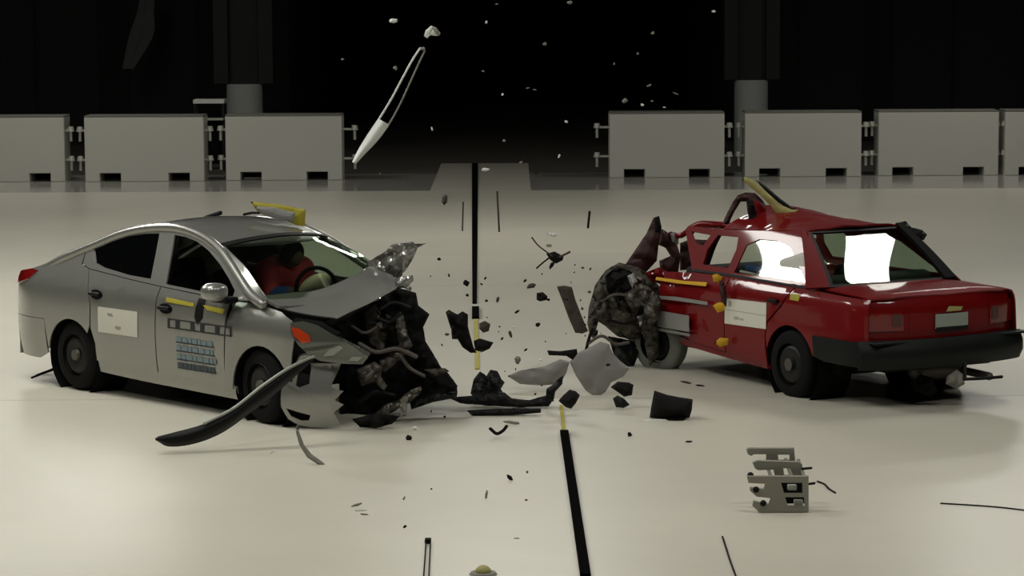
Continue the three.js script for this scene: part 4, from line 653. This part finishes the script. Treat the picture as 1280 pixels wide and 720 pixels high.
// dark pieces over and on the pale floor: [name, label, x, y, w, h, rotation, material]
const D = M.debris_dark, B = M.debris_brown, G = M.debris_grey, W0 = M.debris_pale;
[['plastic_scrap', 'blurred dark scrap flying left of the far black strip', 556, 250, 9, 14, 0.3, B],
 ['plastic_scrap', 'dark spiky scrap high between black strip and red car', 694, 322, 24, 14, 0.3, D],
 ['plastic_scrap', 'dark leg of the spiky scrap pointing downwards', 690, 331, 6, 14, 0.6, D],
 ['small_chip', 'lone dark chip right of the silver bonnet flap', 549, 324, 6, 5, 0.4, D],
 ['small_chip', 'round dark chip just left of the far black strip end', 583, 354, 10, 9, 0.3, D],
 ['small_chip', 'tiny dark chip below the round chip by black strip', 584, 369, 5, 5, 0.2, D],
 ['small_chip', 'grey chip at upper left of the thick dark wedge', 664, 357, 14, 8, -0.3, B],
 ['plastic_wedge', 'thick dark wedge flying left of the slanted brown strip', 677, 371, 19, 17, 0.4, D],
 ['small_chip', 'tiny dark chip right of the far black strip end', 608, 376, 5, 4, 0, D],
 ['small_chip', 'thin dark sliver right of the tiny chip by black strip', 622, 375, 5, 9, 0.3, B],
 ['small_chip', 'dark chip above the short black bar', 672, 406, 8, 6, -0.4, D],
 ['bent_sliver', 'bent dark sliver flying above the pale translucent panel', 638, 418, 5, 13, -0.3, B],
 ['small_chip', 'grey smudge-like chip over the pale panel', 647, 450, 10, 12, 0, G],
 ['small_chip', 'pale chip with grey edge high right of black strip', 690, 293, 14, 6, 0.1, W0],
 ['small_chip', 'grey chip below the pale chip, high right of black strip', 686, 287 + 20, 9, 5, 0.1, G],
 ['small_chip', 'dark cube-like chip on floor left of the black open box', 787, 543, 7, 8, 0, D],
 ['small_chip', 'flat dark chip on floor at lower right of black open box', 861, 552, 11, 3, 0, D],
 ['small_chip', 'dark pill-shaped chip on floor left of the near strip', 637, 597, 6, 12, -0.7, D],
 ['small_chip', 'tiny brown chip right of the pill-shaped chip', 659, 590, 4, 4, 0, B],
 ['small_chip', 'tiny brown chip below the pill-shaped chip', 658, 625, 5, 3, 0, B],
 ['small_chip', 'small dark chip alone on the lower floor at centre left', 506, 658, 6, 4, -0.6, D],
 ['small_chip', 'tiny dark chip on floor above the lone lower chip', 539, 611, 3, 3, 0, B],
 ['small_chip', 'tiny grey chip left of two floor chips at centre left', 505, 623, 3, 6, 0.4, G],
 ['small_chip', 'flat grey flake on the floor near the bottom centre', 646, 673, 10, 2, 0, G],
 ['small_chip', 'faint grey upright flake left of the pill-shaped chip', 608, 619, 4, 14, 0.1, G],
 ['small_chip', 'dark chip under bright glass bit by the silver car wreck', 511, 547, 9, 8, 0, D],
 ['glass_bit', 'bright square glass bit on floor beside the silver car wreck', 518, 535, 7, 7, 0.6, W0],
 ['glass_bit', 'bright glass bit on floor below the black rubber strip', 341, 564, 9, 4, -0.7, W0],
 ['glass_bit', 'bright glass bit flying above the bent dark sliver', 642, 409, 5, 4, 0, W0],
 ['glass_bit', 'bright glass bit over the pale translucent panel', 676, 450, 5, 5, 0, W0],
 ['glass_bit', 'pale glass bit on floor at top of near yellow tape', 696, 503, 9, 13, 0.3, W0],
 ['small_chip', 'pale chip on floor beyond the black strip at back', 607, 212, 12, 6, 0.1, W0],
 ['small_chip', 'grey chips near the red wreck lower left', 745, 417, 5, 12, 0.3, D],
 ['small_chip', 'dark speck over the pale grey curved panel', 760, 456, 7, 4, 0, D],
 ['floor_scrap', 'upper of three flat grey slivers on floor at centre left', 446, 631, 17, 4, -0.25, G],
 ['floor_scrap', 'middle of three flat grey slivers on floor at centre left', 451, 638, 22, 3, -0.05, W0],
 ['floor_scrap', 'lowest of three flat grey slivers on floor at centre left', 456, 643, 14, 3, 0.05, G],
 ['floor_scrap', 'flat dark flake in shadow before the red front wheel', 876, 482, 16, 3, 0.1, D],
 ['floor_scrap', 'long thin dark flake left of the red car underside', 858, 478, 18, 3, 0.2, B],
 ['floor_scrap', 'grey flat scrap on floor under the black beam', 640, 528, 24, 5, 0.1, G],
].forEach(([name, label, x, y, w, h, rot, m], i) => {
  const z = y > 520 ? onFloor(x, y)[2] + 0.12 : Z0 - 0.8 * Math.sin(i * 2.1); single(name, label, name.replace(/^.*_/, ''), shardGeo(x, y, w, h, rot, z, Math.min(w, h) * 0.004, i + 60, 6, 0.006), m);
});
wire('thin_sliver', 'thin dark sliver left of the far black strip', 'sliver', [[579, 253], [578, 288]], -24, 0.008, B);
wire('thin_sliver', 'thin long dark sliver right of the far black strip', 'sliver', [[621.5, 240], [624, 289]], -24, 0.01, B);
wire('thin_sliver', 'short dark needle flying high left of red car', 'sliver', [[737, 265], [735, 284]], -23.5, 0.012, D);
wire('thin_wire', 'thin wire tail hanging off the dark spiky scrap', 'wire', [[665, 297], [672, 306], [682, 314], [690, 320]], -22.4, 0.007, B);
wire('thin_wire', 'thin dark wire leg of the spiky scrap pointing lower left', 'wire', [[671, 335], [679, 328], [688, 321]], -22.3, 0.008, D);
wire('thin_wire', 'thin spike of the spiky scrap pointing right', 'wire', [[700, 321], [706, 318], [712, 315]], -22.3, 0.01, B);
wire('dark_rod', 'thin dark rod by the silver rear wheel', 'rod', [[40, 472], [55, 466], [72, 459]], -23.6, 0.012, D);
// pale bits flying against the dark hall
{
  const big = thing('trim_fragment', 'largest white torn fragment flying above the pale trim strip', 'fragment', at(540, 40, -22.5)); big.updateMatrixWorld(true);
  part('torn_shell', toLocal(lump([[530, 45], [532, 38], [539, 32], [546, 35], [552, 43], [546, 45], [538, 44], [534, 48]], -22.5, 0.06, 0.02, 9, 71, 3), big), M.debris_pale, big);
  part('grey_edge', toLocal(lump([[540, 34], [546, 35], [552, 43], [548, 45], [543, 40]], -22.45, 0.03, 0.01, 9, 72, 3), big), M.debris_grey, big);
  [[492, 26, 12, 7], [428, 74, 7, 3], [494, 85, 6, 7], [608, 28, 3, 7], [681, 55, 6, 5], [604, 89, 5, 3], [628, 118, 5, 4], [816, 41, 5, 6], [781, 126, 8, 7], [803, 131, 5, 4], [811, 107, 9, 3], [845, 117, 10, 2], [540, 161, 3, 6], [577, 169, 3, 4], [630, 176, 4, 4], [708, 152, 6, 4], [797, 67, 4, 4], [768, 80, 3, 4], [773, 88, 3, 3], [668, 112, 6, 2], [660, 110, 6, 2], [892, 14, 6, 4], [712, 3, 8, 5], [815, 126, 4, 3], [830, 134, 6, 2], [621, 5, 6, 2], [675, 27, 3, 3], [706, 92, 3, 3], [475, 217, 2, 4], [595, 130, 4, 2], [699, 195, 3, 8], [651, 203, 6, 3], [670, 217, 3, 3]].forEach(([x, y, w, h], i) => {
    single('flying_bit', 'small pale bit of debris flying in front of the dark hall', 'debris bit', shardGeo(x, y, w, h, 0.4 * Math.sin(i * 3), Z0 - Math.sin(i * 1.7), Math.min(w, h) * 0.005, i + 200, 6, 0.004), i % 3 ? M.debris_grey : M.debris_pale, 'pale bits of debris flying in front of the dark hall');
  });
}
// tiny dark specks around the impact
{
  const r = rng(77);
  for (let i = 0; i < 70; i++) { const cl = i < 22 ? [742 + (r() - 0.7) * 50, 385 + (r() - 0.5) * 110] : i < 45 ? [600 + (r() - 0.5) * 190, 400 + (r() - 0.5) * 130] : [560 + (r() - 0.5) * 260, 505 + (r() - 0.5) * 60], s = 1.5 + r() * 2.8; single('dark_speck', 'tiny dark speck of debris around the point of impact', 'debris speck', shardGeo(cl[0], cl[1], s * (1 + r()), s, r() * 3, Z0 + r() * 0.8, 0.01, i + 400, 5, 0.002), i % 3 ? D : B, 'tiny dark specks of debris around the point of impact'); }
}
// grey metal bracket on the floor, front right
{
  const z = -17.35, o = thing('metal_bracket', 'grey metal bracket of three stepped plates standing on front right floor', 'bracket', at(972, 640, z)); o.position.y = 0; o.updateMatrixWorld(true);
  const plate = (name, outline, holes, dz, th = 0.02) => { const P2 = (l) => l.map(([x, y]) => { const p = at(x, y, z + dz); return [p[0] - o.position.x, p[1]]; }); const g = extr(P2(outline), th, (holes || []).map(P2), 0.003); g.translate(0, 0, z + dz - o.position.z - th / 2); return part(name, g, M.bracket_metal, o); };
  plate('front_plate', [[934, 595], [1010, 595], [1010, 639], [949, 639], [941, 632], [942, 626], [961, 630], [964, 622], [946, 620], [938, 613], [938, 609], [955, 611], [957, 604], [936, 603]], [[[976, 603], [1003, 603], [1003, 616], [980, 616]], [[981, 621], [1005, 621], [1006, 633], [985, 633]]], 0);
  plate('middle_plate', [[941, 578], [947, 575.5], [998, 577], [1002, 580], [1002, 600], [970, 600], [967, 586], [948, 587], [944, 585]], [[[979, 585], [987, 585], [987, 594], [980, 594]]], -0.12);
  plate('top_plate', [[933.5, 561.5], [936, 560], [992, 560], [993.5, 578], [958, 578], [958, 567], [942, 567], [939, 569], [935, 567]], [[[972, 568], [987, 568], [987, 575], [973, 575]]], -0.24);
  const L = (x, y, dz) => { const p = at(x, y, z + dz); return [p[0] - o.position.x, p[1], z + dz - o.position.z]; };
  for (const [x, y] of [[1006, 599], [990, 598], [965, 600]]) part('spacer', bar(L(x, y, 0), L(x - 8, y - 24, -0.25), 0.022, 0.022), M.bracket_metal, o);
  part('base_plate', bar(L(945, 637, -0.14), L(1008, 637, -0.14), 0.28, 0.015), M.bracket_metal, o);
  part('back_sheet', sheet([[L(974, 600, -0.2)[0], 0.03], [L(1006, 600, -0.2)[0], 0.03], [L(1004, 600, -0.2)[0], 0.2], [L(972, 600, -0.2)[0], 0.2]], (u, v) => [u, v, -0.16], { th: 0.01, max: 0.2 }), M.bumper_dark, o);
  for (const [x, y, dz] of [[938, 594, -0.03], [945, 612, 0.012], [954, 629, 0.012]]) part('black_knob', new THREE.SphereGeometry(0.022, 14, 10).translate(...L(x, y, dz)), M.black_plastic, o);
  for (const [x, y, dz] of [[990, 609, -0.05], [998, 628, -0.05]]) part('pale_block', rbox(0.06, 0.035, 0.05, ...L(x, y, dz), 0.006), M.debris_pale, o);
  for (const [x0, y0, x1, y1] of [[1003, 586, 1014, 585], [1011, 605, 1018, 604]]) part('pin', tube([L(x0, y0, -0.1), L(x1, y1, -0.1)], 0.009, 6), M.bumper_dark, o);
  const wf = (l, r, name, label) => single(name, label, 'cable', tube(l.map(([x, y]) => { const p = onFloor(x, y); return [p[0], r, p[2]]; }), r, 6), M.debris_dark);
  wf([[1022, 603], [1030, 606], [1036, 612], [1044, 617]], 0.007, 'thin_cable', 'short dark wire on floor right of the grey bracket');
  wf([[903, 672], [907, 684], [912, 700], [920, 722]], 0.006, 'thin_cable', 'thin dark wire on floor running off the bottom edge below the bracket');
  wf([[1176, 630], [1210, 632], [1250, 635], [1284, 639]], 0.005, 'thin_cable', 'faint thin wire on floor at the far lower right');
}
// small things at the bottom edge
{
  const a = onFloor(535, 722), o = thing('floor_gauge', 'narrow pale floor gauge with two dark rods and cap at bottom edge', 'gauge', [a[0], 0, a[2]]); o.updateMatrixWorld(true);
  for (const [x0, x1] of [[532.5, 529.5], [538, 536]]) part('rod', toLocal(tube([[...onFloor(x0, 681)], [...onFloor(x1, 724)]].map((p) => [p[0], 0.012, p[2]]), 0.005, 6), o), M.debris_dark, o);
  const c = onFloor(535, 679); part('cap', toLocal(rbox(0.04, 0.03, 0.06, c[0], 0.016, c[2], 0.006), o), M.debris_dark, o);
  const q = onFloor(604, 718); const g = new THREE.SphereGeometry(0.05, 20, 12, 0, 6.3, 0, 1.7).scale(1, 0.9, 1).translate(0, 0.012, 0); const y = thing('floor_marker', 'small yellow dome marker on dark base at bottom edge', 'marker', [q[0], 0, q[2]]);
  part('dome', g, M.yellow_pale, y); part('base', new THREE.CylinderGeometry(0.075, 0.085, 0.014, 24).translate(0, 0.008, 0), M.debris_grey, y);
}

renderer.render(scene, camera);
